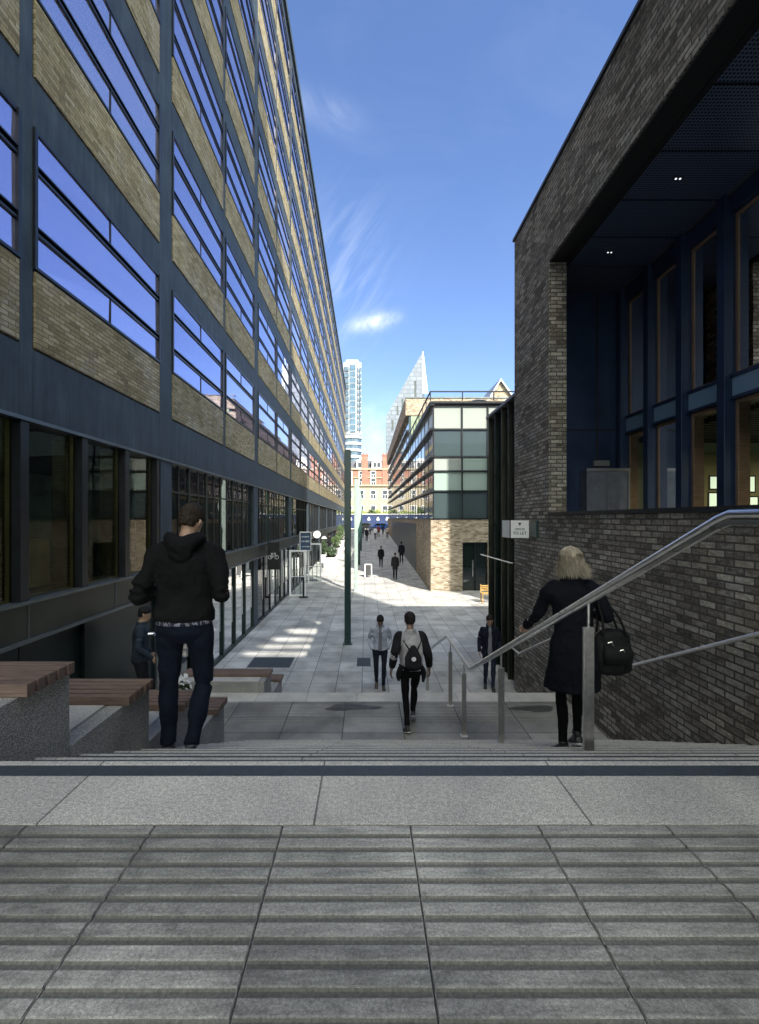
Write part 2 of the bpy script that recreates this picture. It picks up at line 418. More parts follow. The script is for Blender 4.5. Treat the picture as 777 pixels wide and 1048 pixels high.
# top terrace : ribbed tactile slabs (real ribs), pale granite edge, dark strip
m = MB()
XJ = [.138+.4*n for n in range(-12, 12)]
prof = []
pitch = .4/7
def ribprof(y0):
    pts = []
    for k in range(7):
        a = y0+k*pitch
        pts += [(a+.0005, 0), (a+.0140, 0), (a+.0180, .0038), (a+.0225, .0050), (a+.0530, .0050), (a+.0560, .0038)]
    return pts
for row in (-.57, -.17, .23, .63, 1.03):
    pts = ribprof(row)
    for x in XJ:
        x0, x1 = x+.0012, x+.3988
        dz = random.uniform(-.0008, .0008)
        m.box(x0, x1, row+.0015, row+.3985, TOPZ-.03, TOPZ+dz-.0002, 0)
        x0 += .0024; x1 -= .0024
        n = len(pts); vs = []; fs = []; gr = []
        for (y, z) in pts: vs += [(x0, y, TOPZ+z+dz), (x1, y, TOPZ+z+dz)]
        for i in range(n-1):
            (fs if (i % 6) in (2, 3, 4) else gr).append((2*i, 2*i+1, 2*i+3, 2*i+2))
        o_ = len(vs)
        vs += [(x0, pts[0][0], TOPZ-.03), (x1, pts[0][0], TOPZ-.03), (x1, pts[-1][0], TOPZ-.03), (x0, pts[-1][0], TOPZ-.03)]
        fs += [(o_, o_+1, 1, 0), (o_+2, o_+3, 2*n-2, 2*n-1)]
        fs.append(tuple([2*i for i in range(n)]+[o_+3, o_])); fs.append(tuple([2*i+1 for i in range(n)]+[o_+2, o_+1]))
        o0 = len(m.v); m.add(vs, fs)
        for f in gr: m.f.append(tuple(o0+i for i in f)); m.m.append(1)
structure(m.build('tactile_paving', [M['tactile'], M['tactile_groove']], origin=(0, 0, TOPZ)))
m = MB(); m.box(-4.07, 3.45, -6, 1.434, .0, TOPZ-.006); structure(m.build('terrace', M['asphalt']))
m = MB()
m.box(-4.07, 3.45, 1.436, 1.706, .0, TOPZ+.004); m.box(-4.07, 3.45, 1.706, 1.778, .0, TOPZ-.002); m.box(-4.07, 3.45, 1.778, 1.81, .0, TOPZ+.004)
structure(m.build('terrace_edge', M['granite_light'], bevel=.003))
m = MB(); m.box(-4.07, 3.45, 1.7065, 1.7775, TOPZ-.0015, TOPZ+.0035); structure(m.build('contrast_strip', M['strip']))

# main flight
Y0, G, RH, NS = 1.81, .333, 2.164/14, 13
m = MB(); st = MB()
for k in range(1, NS+1):
    z = TOPZ-RH*k; ya = Y0+G*(k-1); yb = Y0+G*k
    m.box(-1.55, 3.45, ya+.002, yb, z-.6 if z-.6 > 0 else 0, z)
    st.box(-1.55, 3.449, yb-.046, yb-.032, z+.001, z+.003)
structure(m.build('stair_flight', M['granite_step'], bevel=.005))
structure(st.build('stair_nosing_strip', M['strip']))
YB = Y0+G*NS
# landing
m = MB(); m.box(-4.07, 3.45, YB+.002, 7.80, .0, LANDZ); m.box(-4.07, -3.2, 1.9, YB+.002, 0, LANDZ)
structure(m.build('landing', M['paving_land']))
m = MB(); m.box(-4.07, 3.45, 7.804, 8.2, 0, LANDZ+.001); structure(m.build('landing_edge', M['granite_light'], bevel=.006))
m = MB(); st = MB()
for k in range(1, 6):
    z = LANDZ-.14*k; ya = 8.2+.33*(k-1)
    m.box(-1.87, 3.45, ya+.002, ya+.33, 0, z); st.box(-1.87, 3.449, ya+.245, ya+.285, z+.001, z+.0035)
structure(m.build('lower_stair_flight', M['granite_step'], bevel=.005)); structure(st.build('lower_nosing_strip', M['strip']))
m = MB(); m.box(-4.07, 20, 8.0, 10.2, -.2, -.001); structure(m.build('paving_base', M['paving']))

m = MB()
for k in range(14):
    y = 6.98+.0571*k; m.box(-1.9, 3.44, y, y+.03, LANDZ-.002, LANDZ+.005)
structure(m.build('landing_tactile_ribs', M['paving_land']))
def cover(x0, x1, y0, y1, z, name, label):
    m = MB(); m.box(x0, x1, y0, y1, z-.02, z+.004)
    for i in range(1, int((y1-y0)/.12)): m.box(x0+.03, x1-.03, y0+i*.12, y0+i*.12+.012, z+.004, z+.007)
    o = m.build(name, M['cover']); return tag(o, label, 'cover')
cover(-3.2, -2.05, 12.15, 13.05, 0, 'access_cover', 'dark recessed access cover in the paving left of the green column')
cover(-.26, .12, 12.25, 13.0, 0, 'access_cover', 'small dark access cover in the paving behind the man in the pale jacket')
# thin damp patches: flush irregular sheets on the landing
def blotch(cx, cy, rx, ry, z, n=26, seed=1):
    rnd = random.Random(seed); pts = []
    for k in range(n):
        a = 2*math.pi*k/n; r = 1+.28*(rnd.random()-.5)+.15*math.sin(3*a+seed)
        pts.append((cx+rx*r*math.cos(a), cy+ry*r*math.sin(a)))
    m = MB(); m.add([(x, y, z) for x, y in pts], [tuple(range(n))]); return m
structure(blotch(-.25, 7.55, .42, .13, LANDZ+.005, seed=2).build('damp_patch', M['stain']))
structure(blotch(2.75, 7.5, .36, .12, LANDZ+.005, seed=5).build('damp_patch', M['stain']))

# ---------------------------------------------------------------- granite and timber seating
def seat(i, yend, ystart, top, xr, z0, label, xl, slats=6, ytim=None):
    """granite block from ystart to yend with a slatted timber top on its rear 0.35 m"""
    t = empty('slatted_bench', ((xr+xl)/2, (ystart+yend)/2, z0), label, 'bench', 'timber topped granite benches stepping down beside the stairs')
    m = MB(); zt = top-.06
    m.box(xl, xr-.10, ystart+.003, yend, z0, zt); m.build('granite_base', M['granite_seat'], t, bevel=.004)
    m = MB(); m.box(xr-.097, xr, ystart+.003, yend, z0, zt-.0); m.build('side_slab', M['granite_seat'], t, bevel=.004)
    m = MB(); m.box(xl+.01, xr-.105, ystart+.01, yend-.37, zt, zt+.012)
    k_ = MB(); k_.box(xl, xr-.12, yend-.36, yend-.01, zt, zt+.006); k_.build('gap_shade_sheet', M['black'], t); m.build('top_slab', M['granite_seat_top'], t, bevel=.003)  # black sheet paints the shade in the gaps between slats
    slats = 5; w = .35/slats
    for k in range(slats):
        m = MB(); a = yend-.36+k*w
        m.box(xl-.02, xr+.045+random.uniform(-.002, .002), a, a+w-.017, zt+.002, top+random.uniform(-.001, .001)); m.build('slat', M['timber'], t, bevel=.003)
    return t
seat(1, 2.38, 1.55, ZC-.735, -1.55, TOPZ-.4, 'topmost slatted timber bench on granite, at the left edge of the photo', -3.1)
seat(2, 3.25, 2.383, ZC-1.13, -1.55, TOPZ-1.2, 'second slatted bench down, directly below the topmost one', -3.1)
seat(3, 4.11, 3.253, ZC-1.53, -1.55, LANDZ+.002, 'third slatted bench down, mostly hidden behind the legs of the man in the hoodie', -3.1)
seat(4, 4.97, 4.113, ZC-1.93, -1.55, LANDZ+.002, 'fourth slatted bench down, seen right of the hoodie man\'s legs above the stairs', -3.1)
seat(5, 8.80, 8.203, ZC-2.88, -1.84, .002, 'wide slatted bench at the far edge of the landing beside the second flight', -3.4)
seat(6, 9.66, 8.803, ZC-3.28, -1.79, .002, 'lowest slatted bench, peeping out behind the one at the landing edge', -3.4)

# ================================================================== LEFT OFFICE BUILDING
XL = -4.07
LB = empty('office_building', (XL, 30, 0), 'long dark framed office block with brick spandrels and blue windows on the left', 'building')
PC = [9.24+3.79*j for j in range(-6, 22)]       # pier centres
PW = [.29 if (j % 2 == 0) else .11 for j in range(-6, 22)]
YEND = PC[-1]+.3
FL = []                                            # floors: (band0, band1, brick1, win1)
z = ZC+1.22; FL.append((z, ZC+2.07)); b0 = ZC+2.07
floors = [(ZC+2.07+3.33*k) for k in range(7)]
ROOF = ZC+2.07+3.33*7
m = MB()
core = -4.36
m.box(-24, core, PC[0]-.3, YEND, ZC+1.22, ROOF+.4)                # core above the shopfronts
for c, w in zip(PC, PW): m.box(core, XL, c-w, c+w, 0 if w > .2 else ZC+1.22, ROOF)
for a, b, wa, wb in zip(PC, PC[1:], PW, PW[1:]):
    y0, y1 = a+wa, b-wb
    m.box(core, XL, y0, y1, ZC+1.22, ZC+2.07)
    for k, zb in enumerate(floors): m.box(core, XL, y0, y1, zb+2.72, zb+3.33)
m.box(core-.3, XL+.12, PC[0]-.3, YEND+.1, ROOF+.003, ROOF+.42)
m.build('wall', M['concrete'], LB, bevel=.008)
# dark gap + brick spandrels
g = MB()
for zb in floors:
    m = MB()
    for a, b, wa, wb in zip(PC, PC[1:], PW, PW[1:]):
        y0, y1 = a+wa, b-wb
        m.box(core, XL-.012+.03, y0+.022, y1-.022, zb+.022, zb+.965)
        g.box(core, XL-.05, y0, y1, zb, zb+.985)
    m.build('brick_spandrel', M['brick_l'], LB)
g.build('shadow_gap', M['black'], LB)
# prototype windows
def win_meshes(w, name):
    """frame and panes for an opening of width w, local origin at lower near corner, plane x=0"""
    h = 1.735; f = MB(); fr = .048
    f.box(-.2, .03, 0, fr, 0, h); f.box(-.2, .03, w-fr, w, 0, h)
    f.box(-.2, .03, fr, w-fr, 0, fr*.8); f.box(-.2, .012, fr, w-fr, h-fr, h)
    for zz, th, pr in ((.445, .034, .012), (.528, .02, .022), (1.20, .034, .012), (1.283, .02, .022)):
        f.box(-.12, pr, fr, w-fr, zz, zz+th)
    f.box(-.1, .002, w*.5-.01, w*.5+.01, fr*.8, .445); f.box(-.1, .002, w*.5-.01, w*.5+.01, 1.303, h-fr)
    p = MB()
    rnd = [random.uniform(-.008, .008) for _ in range(8)]
    for i, (ya, yb, za, zb) in enumerate(((fr, w/2-.018, fr*.8, .445), (w/2+.018, w-fr, fr*.8, .445), (fr, w-fr, .548, 1.20), (fr, w/2-.018, 1.303, h-fr), (w/2+.018, w-fr, 1.303, h-fr))):
        d = rnd[i]
        p.add([(-.012+d, ya, za), (-.012-d*.5, yb, za), (-.012+d*.3, yb, zb), (-.012-d, ya, zb)], [(0, 1, 2, 3)])
    return f, p
def place_window(proto, x, y, z):
    r = proto.copy(); COL.objects.link(r); r.parent = LB; r.location = Vector((x, y, z))-wloc(LB)
    for c in kids(proto): k = c.copy(); COL.objects.link(k); k.parent = r
spots = []
for a, b, wa, wb in zip(PC, PC[1:], PW, PW[1:]):
    y0, y1 = a+wa, b-wb
    if y1 < 1: continue
    for k, zb in enumerate(floors):
        zz = zb+.985; yc = (y0+y1)/2
        # is it inside the photograph's view cone?
        if F*4.07/max(y1, .1) > 380: continue
        if (zz-ZC)/y1*F > 540: continue
        spots.append((F*F*(y1-y0)/(yc*yc)/yc, y0, y1, zz))
spots.sort(key=lambda s: -s[0])
W = 3.79-.4
near = spots[:98]; far = spots[98:]
protos = []
for q in range(6):
    f, p = win_meshes(W, 'w')
    pr = f.build('window', M['blackframe'], LB, origin=(0, 0, 0)); pp = p.build('pane', M[('glass_up', 'glass_up', 'glass_up2', 'glass_up', 'glass_up3', 'glass_up')[q]], None, origin=(0, 0, 0)); pp.parent = pr
    protos.append(pr)
for i, (s, y0, y1, zz) in enumerate(near):
    if i < 6:
        protos[i].location = Vector((XL, y0, zz))-wloc(LB)
        protos[i].scale = (1, (y1-y0)/W, 1)
    else: place_window(protos[random.randrange(6)], XL, y0, zz)
m = MB()
for s, y0, y1, zz in far:
    h = 1.735
    m.box(XL-.15, XL-.012, y0, y1, zz, zz+h, 1)
    for yy in (y0, y1-.065, (y0+y1)/2): m.box(XL-.2, XL+.02, yy, yy+.045, zz, zz+h)
    for q in (0, .46, 1.24, 1.69): m.box(XL-.2, XL+.012, y0, y1, zz+q, zz+q+.045)
o = m.build('far_windows', [M['blackframe'], M['glass_up']], LB); o['kind'] = 'stuff'

# ground floor: upper glazing, bronze spandrel, lower doors and panels
GZ1, GZ0, SP0 = ZC+1.22, ZC-1.0, ZC-1.45
trim = MB(); bronze = MB()
trim.box(XL-.3, XL+.035, PC[0], YEND, GZ1-.05, GZ1-.005)
trim.box(XL-.26, XL+.05, PC[0], YEND, GZ0-.02, GZ0+.015); trim.box(XL-.2, XL+.06, PC[0], YEND, SP0-.03, SP0+.012)
for a, b, wa, wb in zip(PC, PC[1:], PW, PW[1:]): pass
bronze.box(XL-.28, XL+.02, PC[0], YEND, SP0+.012, GZ0-.02)
for y in [PC[0]+1.895*k for k in range(56)]: trim.box(XL+.012, XL+.03, y, y+.012, SP0+.02, GZ0-.03)
trim.build('metal_trim', M['flashing'], LB); bronze.build('fascia_panel', M['bronze'], LB)
xin = XL-.11
nfin = 0; fins = []
for j, (a, b, wa, wb) in enumerate(zip(PC, PC[1:], PW, PW[1:])):
    y0, y1 = a+(wa if wa > .2 else .0), b-(wb if wb > .2 else .0)
    if y1 < 4: continue
    if a > 60: continue
    n = 3; pw = (y1-y0)/n
    for k in range(n):
        ya = y0+k*pw; yb = ya+pw
        # upper pane with fin
        near_ = ya < 9
        sp = MB(); sp.add([(xin, ya+.02, GZ0+.015), (xin, yb-.08, GZ0+.015), (xin, yb-.08, GZ1-.05), (xin, ya+.02, GZ1-.05)], [(0, 1, 2, 3)])
        if a < 30:
            w_ = sp.build('shop_window', M['glass_thin'] if ya < 9 else M['glass_refl'], LB)
            rv = MB(); t_ = .28 if ya < 9 else .05
            rv.box(xin-.28, xin-.02, yb-.16, yb-.09, GZ0, GZ1-.05); rv.box(xin-.28, xin-.02, ya+.0, ya+.05, GZ0, GZ1-.05); rv.box(xin-.28, xin-.02, ya+.05, yb-.16, GZ0, GZ0+.05)
            rv.build('timber_reveal', M['reveal'] if ya < 9 else M['darkgreen'], w_)
            if ya > 9:
                q = MB(); yc = (ya+yb)/2; q.box(xin-.05, xin+.02, yc-.02, yc+.02, GZ0, GZ1-.05); q.box(xin-.05, xin+.02, ya, yb, GZ1-.66, GZ1-.62); q.build('glazing_bar', M['blackframe'], w_)
        fn = MB(); fn.box(xin-.02, (XL if ya < 9 else xin+.03), yb-(.09 if ya < 9 else .05), yb+(.045 if ya < 9 else .03), GZ0+.016, GZ1-.052)
        if a < 30: fn.build('fin', M['blackframe'] if ya < 9 else M['darkgreen'], LB)
        else: fins.append((ya, yb))
        # lower storey
        zl = 0 if ya > 9 else LANDZ-.9
        if ya < 9:
            p = MB(); p.box(xin-.1, xin+(.08 if k == 1 else .02), ya+.01, yb-.01, 0, SP0-.03); p.build('lower_panel', M['darkgreen'], LB)
        elif a < 30:
            p = MB(); p.add([(xin+.05, ya+.05, .1), (xin+.05, yb-.05, .1), (xin+.05, yb-.05, SP0-.03), (xin+.05, ya+.05, SP0-.03)], [(0, 1, 2, 3)])
            d = p.build('glass_door', M['glass_refl'], LB)
            q = MB(); q.box(xin-.03, XL if a < 14 else xin+.08, yb-.05, yb+.04, .0, SP0-.03); q.box(xin, xin+.1, ya+.05, yb-.06, .01, .1); q.box(xin+.02, xin+.09, ya+.02, ya+.07, .1, SP0-.03)
            q.build('door_frame', M['darkgreen'] if a < 16 else M['blackframe'], d)
            h_ = MB(); h_.tube([(XL-.06, yb-.2, .8), (XL-.06, yb-.2, 1.9)], .015); h_.build('handle', M['steel'], d)
m = MB(); far_f = MB()
m.box(xin-.03, xin, 27, 86, 0, GZ1-.052)
for ya, yb in fins: far_f.box(xin, XL-.05, yb-.06, yb+.06, 0, GZ1-.052)
m.build('far_shopfront', M['glass_dark'], LB); o = far_f.build('far_fins', M['blackframe'], LB)
# rooms behind the glazing
m = MB(); m.box(-9.1, -9.0, 0, 46, 0, GZ1); m.box(-9, xin-.3, 0, .1, 0, GZ1); m.box(-9, xin-.3, 0, 46, SP0, GZ0-.25); m.box(-9, xin-.3, 26.9, 27, 0, GZ1)
for y in (6.9, 10.6, 14.4, 18.2, 22): m.box(-6.4, -6.0, y, y+.4, 0, GZ1)
m.build('interior', M['interior'], LB)
m = MB()
for y in (5.9, 6.9, 8.0): m.box(-6.6, -5.9, y, y+.5, GZ0-.2, GZ0+.62)
m.build('display_furniture', M['reveal'], LB)

# projecting signs on the facade ------------------------------------------------
def txt(name, body, size, loc, rot, m_, parent=None, align='CENTER', ext=.002, bold=True):
    cu = bpy.data.curves.new(name, 'FONT'); cu.body = body; cu.size = size; cu.align_x = align; cu.align_y = 'CENTER'; cu.extrude = ext
    if bold: cu.offset = size*.012
    o = bpy.data.objects.new(name, cu); COL.objects.link(o); o.rotation_euler = rot
    me_o = o
    bpy.context.view_layer.update()
    dg = bpy.context.evaluated_depsgraph_get(); me = bpy.data.meshes.new_from_object(o.evaluated_get(dg))
    bpy.data.objects.remove(o); o = bpy.data.objects.new(name, me); COL.objects.link(o); o.rotation_euler = rot
    me.materials.clear(); me.materials.append(m_)
    if parent is not None: o.parent = parent; o.location = Vector(loc)-wloc(parent)
    else: o.location = loc
    return o
# bicycle sign
by, bx0, bx1, bz0, bz1 = 18.4, -4.06, -3.51, fz(583, 18.4), fz(555, 18.4)
t = empty('hanging_sign', (bx0, by, bz0), 'black projecting sign with a white bicycle symbol on the left facade', 'sign')
m = MB(); m.box(bx0+.06, bx1, by, by+.06, bz0, bz1); m.build('sign_board', M['black'], t, bevel=.004)
m = MB(); m.box(bx0-.02, bx0+.06, by+.015, by+.045, bz0+.2, bz0+.26); m.box(bx0-.02, bx0+.06, by+.015, by+.045, bz1-.26, bz1-.2); m.build('bracket', M['flashing'], t)
cx, cz, yy = (bx0+.06+bx1)/2, (bz0+bz1)/2, by-.004; r_ = .082
m = MB()
def ring2(m, cx, cz, r, w, y):
    n = 24; vs = []
    for k in range(n):
        a = 2*math.pi*k/n; vs += [(cx+r*math.cos(a), y, cz+r*math.sin(a)), (cx+(r-w)*math.cos(a), y, cz+(r-w)*math.sin(a))]
    m.add(vs, [(2*k, 2*((k+1) % n), 2*((k+1) % n)+1, 2*k+1) for k in range(n)])
for s in (-1, 1): ring2(m, cx+s*.135, cz-.05, r_, .018, yy)
A = (cx-.135, cz-.05); B = (cx+.135, cz-.05); Cc = (cx-.02, cz-.05); D = (cx-.06, cz+.08); E = (cx+.085, cz+.085)
for p, q in ((A, D), (A, Cc), (Cc, D), (Cc, E), (D, E), (B, (cx+.07, cz+.125)), ((cx+.03, cz+.13), (cx+.075, cz+.125)), ((cx-.1, cz+.11), (cx-.03, cz+.11)), (D, (cx-.07, cz+.11))):
    m.tube([(p[0], yy, p[1]), (q[0], yy, q[1])], .008, 6)
m.build('bicycle_symbol', M['white'], t)
# blue direction sign
y_ = 27.6; x0, x1, z0, z1 = fx(307.5, y_), fx(318, y_), fz(563, y_), fz(545, y_)
t = empty('hanging_sign', (x0, y_, z0), 'dark blue projecting sign with three lines of pale lettering in a white frame', 'sign')
m = MB(); m.box(x0, x1, y_, y_+.06, z0, z1); m.build('sign_board', M['blue_sign'], t)
m = MB(); m.box(x0-.04, x0, y_-.01, y_+.07, z0-.04, z1+.05); m.box(x1, x1+.03, y_-.01, y_+.07, z0-.04, z1+.05); m.box(x0-.03, x1+.03, y_-.01, y_+.07, z1, z1+.05); m.box(x0-.03, x1+.03, y_-.01, y_+.07, z0-.04, z0); m.box(XL, x0-.03, y_, y_+.04, z1-.2, z1-.15)
m.build('frame', M['white'], t)
m = MB()   # three illegible wavy words: small irregular strokes
rnd = random.Random(3)
for r_i, zz in enumerate((.76, .5, .2)):
    zc_ = z0+(z1-z0)*zz; x = x0+.08
    while x < x1-.1:
        w = rnd.uniform(.02, .05); h = rnd.uniform(.04, .11)*(1 if r_i < 2 else .7); m.box(x, x+w, y_-.006, y_, zc_-h/2, zc_+h/2); x += w+.015
m.build('lettering', M['sign_text'], t)
# white disc sign
y_ = 34.; cx, cz = fx(324.5, y_), fz(547, y_)
t = empty('round_sign', (XL, y_, cz), 'white round projecting sign on the left facade beyond the blue sign', 'sign')
m = MB(); m.tube([(cx, y_, cz), (cx, y_+.08, cz)], .27, 28); m.build('disc', M['white'], t)
m = MB(); m.tube([(XL-.05, y_+.04, cz), (cx-.26, y_+.04, cz)], .02); m.build('bracket', M['black'], t)
# black sign with white mark
for (px, py, yy, lab) in ((332, 549, 40., 'small black hanging sign with a white crest shape, past the round sign'),):
    x, z = fx(px, yy), fz(py, yy)
    t = empty('hanging_sign', (XL, yy, z), lab, 'sign')
    m = MB(); m.box(x-.35, x+.3, yy, yy+.06, z-.35, z+.35); m.box(XL-.05, x-.35, yy, yy+.04, z+.2, z+.25); m.build('sign_board', M['black'], t)
    m = MB(); m.add([(x-.25, yy-.006, z-.2), (x+.22, yy-.006, z-.2), (x+.15, yy-.006, z-.05), (x, yy-.006, z+.04), (x-.18, yy-.006, z-.05)], [(0, 1, 2, 3, 4)]); m.build('crest', M['white'], t)
# white framed glass screens by the doors
def screen(y, px0, px1, pyt, pyb, label):
    x0, x1 = fx(px0, y), fx(px1, y); z1 = fz(pyt, y); w = .09
    t = empty('glass_screen', ((x0+x1)/2, y, 0), label, 'screen', 'white framed glass screens by the left facade')
    m = MB(); m.box(x0, x0+w, y, y+.1, 0, z1); m.box(x1-w, x1, y, y+.1, 0, z1); m.box(x0+w, x1-w, y, y+.1, z1-w, z1); m.box(x0+w, x1-w, y+.02, y+.08, 0, .08); m.box(x0+w, x1-w, y+.03, y+.07, .98, 1.03); m.build('frame', M['white'], t)
    for k in (1, 2):
        xx = x0+(x1-x0)*k/3; q = MB(); q.box(xx-.02, xx+.02, y+.03, y+.07, .08, z1-w); q.build('mullion', M['grey'], t)
    m = MB(); m.add([(x0+w, y+.05, .08), (x1-w, y+.05, .08), (x1-w, y+.05, z1-w), (x0+w, y+.05, z1-w)], [(0, 1, 2, 3)]); m.build('pane', M['glass_clear'], t)
screen(23.4, 296, 313, 563, 610, 'nearer of the two white framed glass screens, below the blue sign')
screen(28.2, 315, 329, 556, 597, 'farther of the two white framed glass screens, below the round white sign')
# stanchion
t = empty('stanchion', (-3.17, 23.0, 0), 'black barrier post on a round base in front of the nearer glass screen', 'bollard')
m = MB(); m.tube([(-3.17, 23, 0), (-3.17, 23, .035)], .24, 20); m.build('base_plate', M['black'], t)
m = MB(); m.tube([(-3.17, 23, .03), (-3.17, 23, .95)], .045, 12); m.ball((-3.17, 23, .97), .06); m.build('post', M['black'], t)
# steel handrail end beside the benches
t = empty('handrail_post', (-2.98, 6.5, LANDZ), 'slim steel handrail post with a curled top behind the benches', 'handrail')
m = MB(); m.tube([(-2.98, 6.5, LANDZ), (-2.98, 6.5, LANDZ+1.36)], .03, 12); m.build('post', M['steel_dark'], t)
m = MB(); m.tube([(-2.98, 6.5, LANDZ+1.36), (-2.99, 6.49, LANDZ+1.45), (-3.03, 6.47, LANDZ+1.50), (-3.09, 6.45, LANDZ+1.50)], .022, 10); m.build('rail', M['steel'], t)

# ================================================================== COLUMNS
def column(x, y, m_, label, wing=False, top=ZC+2.17):
    z0 = gz(y); t = empty('steel_column', (x, y, z0), label, 'column', 'tall square steel columns down the middle of the street')
    q = MB(); q.box(x-.1, x+.1, y-.1, y+.1, z0, top); q.build('shaft', m_, t, bevel=.012)
    q = MB(); q.box(x-.15, x+.15, y-.15, y+.15, z0, z0+.03)
    q.build('base_plate', m_, t, bevel=.005)
    q = MB(); q.box(x-.085, x+.085, y-.085, y+.085, top, top+.02); q.build('cap', M['black'], t)
    if wing:
        q = MB(); q.prism([(x+.1, y-.02), (x+.35, y-.02), (x+.35, y+.04), (x+.1, y+.04)], 2, top-2.7, top-.6); 
        q = MB(); pts = [(x+.1, top-.15), (x+.22, top-.5), (x+.31, top-1.0), (x+.33, top-1.5), (x+.26, top-2.2), (x+.16, top-2.6), (x+.1, top-2.75)]
        q.prism(pts, 1, y-.03, y+.03); q.build('wing_panel', m_, t)
column(fx(356, 14.45), 14.45, M['green_pole'], 'dark green square steel column, the nearest and tallest in view')
column(fx(364.5, 25.0), 25.0, M['sunlit_pole'], 'square steel column coloured pale as if sunlit, with curved side panel, beyond the dark one', True)
column(fx(367.5, 36), 36.0, M['green_pole'], 'third square column, partly behind the pale one', top=gz(36)+6.0)
column(fx(369.5, 47), 47.0, M['green_pole'], 'fourth and farthest square column down the street', top=gz(47)+6.0)
# ================================================================== RIGHT BRICK BUILDING
XR = 3.45
RB = empty('brick_building', (XR, 4, 0), 'dark brick building with a deep navy recess full of tall windows, on the right', 'building')
m = MB()
SILL = ZC+.07; LIN = ZC+4.87; PAR = ZC+6.46
m.box(XR, XR+.33, -8, 10.6, 0, SILL)
m.box(XR, XR+.33, 8.6, 10.6, SILL, LIN)
m.box(XR, XR+.33, -8, 10.6, LIN, PAR)
m.box(XR+.33, 20, 10.27, 10.6, 0, PAR)
m.build('wall', M['brick_r'], RB)
m = MB(); m.box(XR-.035, XR+.4, -8, 10.64, PAR, PAR+.06); m.box(XR+.4, 20, 10.22, 10.64, PAR, PAR+.06); m.build('coping', M['blackframe'], RB)
m = MB(); m.box(XR-.03, XR+.4, -8, 8.598, SILL+.002, SILL+.055); m.build('sill', M['blackframe'], RB)
m = MB(); m.box(XR+.02, XR+.42, -8, 8.59, LIN-.03, LIN-.002); m.box(XR+.335, XR+.40, -8, 9.8, LIN-.05, LIN-.031); m.build('edge_beam', M['black'], RB)
# soffit panels with joints
XG = 5.5; YE = 9.8
js = [9.8, 7.88, 6.98, 6.07, 5.13, 4.2, 3.28, 2.36, 1.44, .5, -1.4]
js = [9.8]+[8.8-.925*k+.0 for k in range(0, 11)]
for a, b in zip(js[1:], js[2:]):
    q = MB(); q.box(XR+.43, XG-.02, b+.02, a-.02, LIN+.0, LIN+.03); q.build('soffit_panel', M['perf'], RB)
q = MB(); q.box(XR+.43, XG-.02, js[1]+.02, 9.78, LIN, LIN+.03); q.build('soffit_panel', M['perf'], RB)
m = MB(); m.box(XR+.33, 20, -8, 10.27, LIN+.06, PAR-.1); m.build('roof', M['black'], RB)
m = MB(); m.box(XG-.10, XG-.06, -2, 9.8, LIN-.03, LIN-.002); m.build('soffit_trim', M['flashing'], RB)
m = MB(); m.box(XR+.33, XG+.2, 9.8, 10.2, ZC-.05, LIN+.03)
m.build('end_wall', M['navy'], RB)
q = MB(); q.box(XR+.33, XG, 9.785, 9.8, ZC+1.9, ZC+1.93); q.box(4.95, 4.98, 9.785, 9.8, ZC, LIN); q.build('panel_joint', M['black'], RB)
m = MB(); m.box(XR+.33, 12, -8, 9.8, ZC-.25, ZC-.01); m.build('recess_floor', M['lightgrey'] if 0 else M['cover'], RB)
# mullions and windows
MY = [9.67-.925*k for k in range(0, 12)]
hinge = []
for k, y in enumerate(MY):
    q = MB(); q.box(XG-.14, XG+.06, y-.075, y+.075, ZC, LIN-.004); q.build('mullion', M['navy'], RB, bevel=.004)
for a, b in zip(MY, MY[1:]):
    y0, y1 = b+.075, a-.075
    q = MB(); q.box(XG-.02, XG+.03, y0, y1, ZC+1.83, ZC+2.11); q.build('spandrel_panel', M['blue_glass'], RB)
    for (z0, z1) in ((ZC+1.78, ZC+1.828), (ZC+2.112, ZC+2.16), (LIN-.3, LIN-.005), (ZC, ZC+.06)):
        q = MB(); q.box(XG-.05, XG+.05, y0, y1, z0, z1); q.build('transom', M['navy'], RB)
    for z0, z1 in ((ZC+.06, ZC+1.78), (ZC+2.16, LIN-.3)):
        f = MB(); th = .17
        f.box(XG+.03, XG+.21, y1-.05, y1, z0, z1); f.box(XG+.03, XG+.21, y0, y0+.03, z0, z1); f.box(XG+.03, XG+.21, y0+.05, y1-.05, z1-.05, z1); f.box(XG+.03, XG+.21, y0+.05, y1-.05, z0, z0+.04)
        w = f.build('window', M['reveal_r'], RB)
        p = MB(); p.add([(XG+.045, y0+.05, z0+.04), (XG+.045, y1-.05, z0+.04), (XG+.045, y1-.05, z1-.05), (XG+.045, y0+.05, z1-.05)], [(0, 1, 2, 3)]); p.build('pane', M['glass_right'], w)
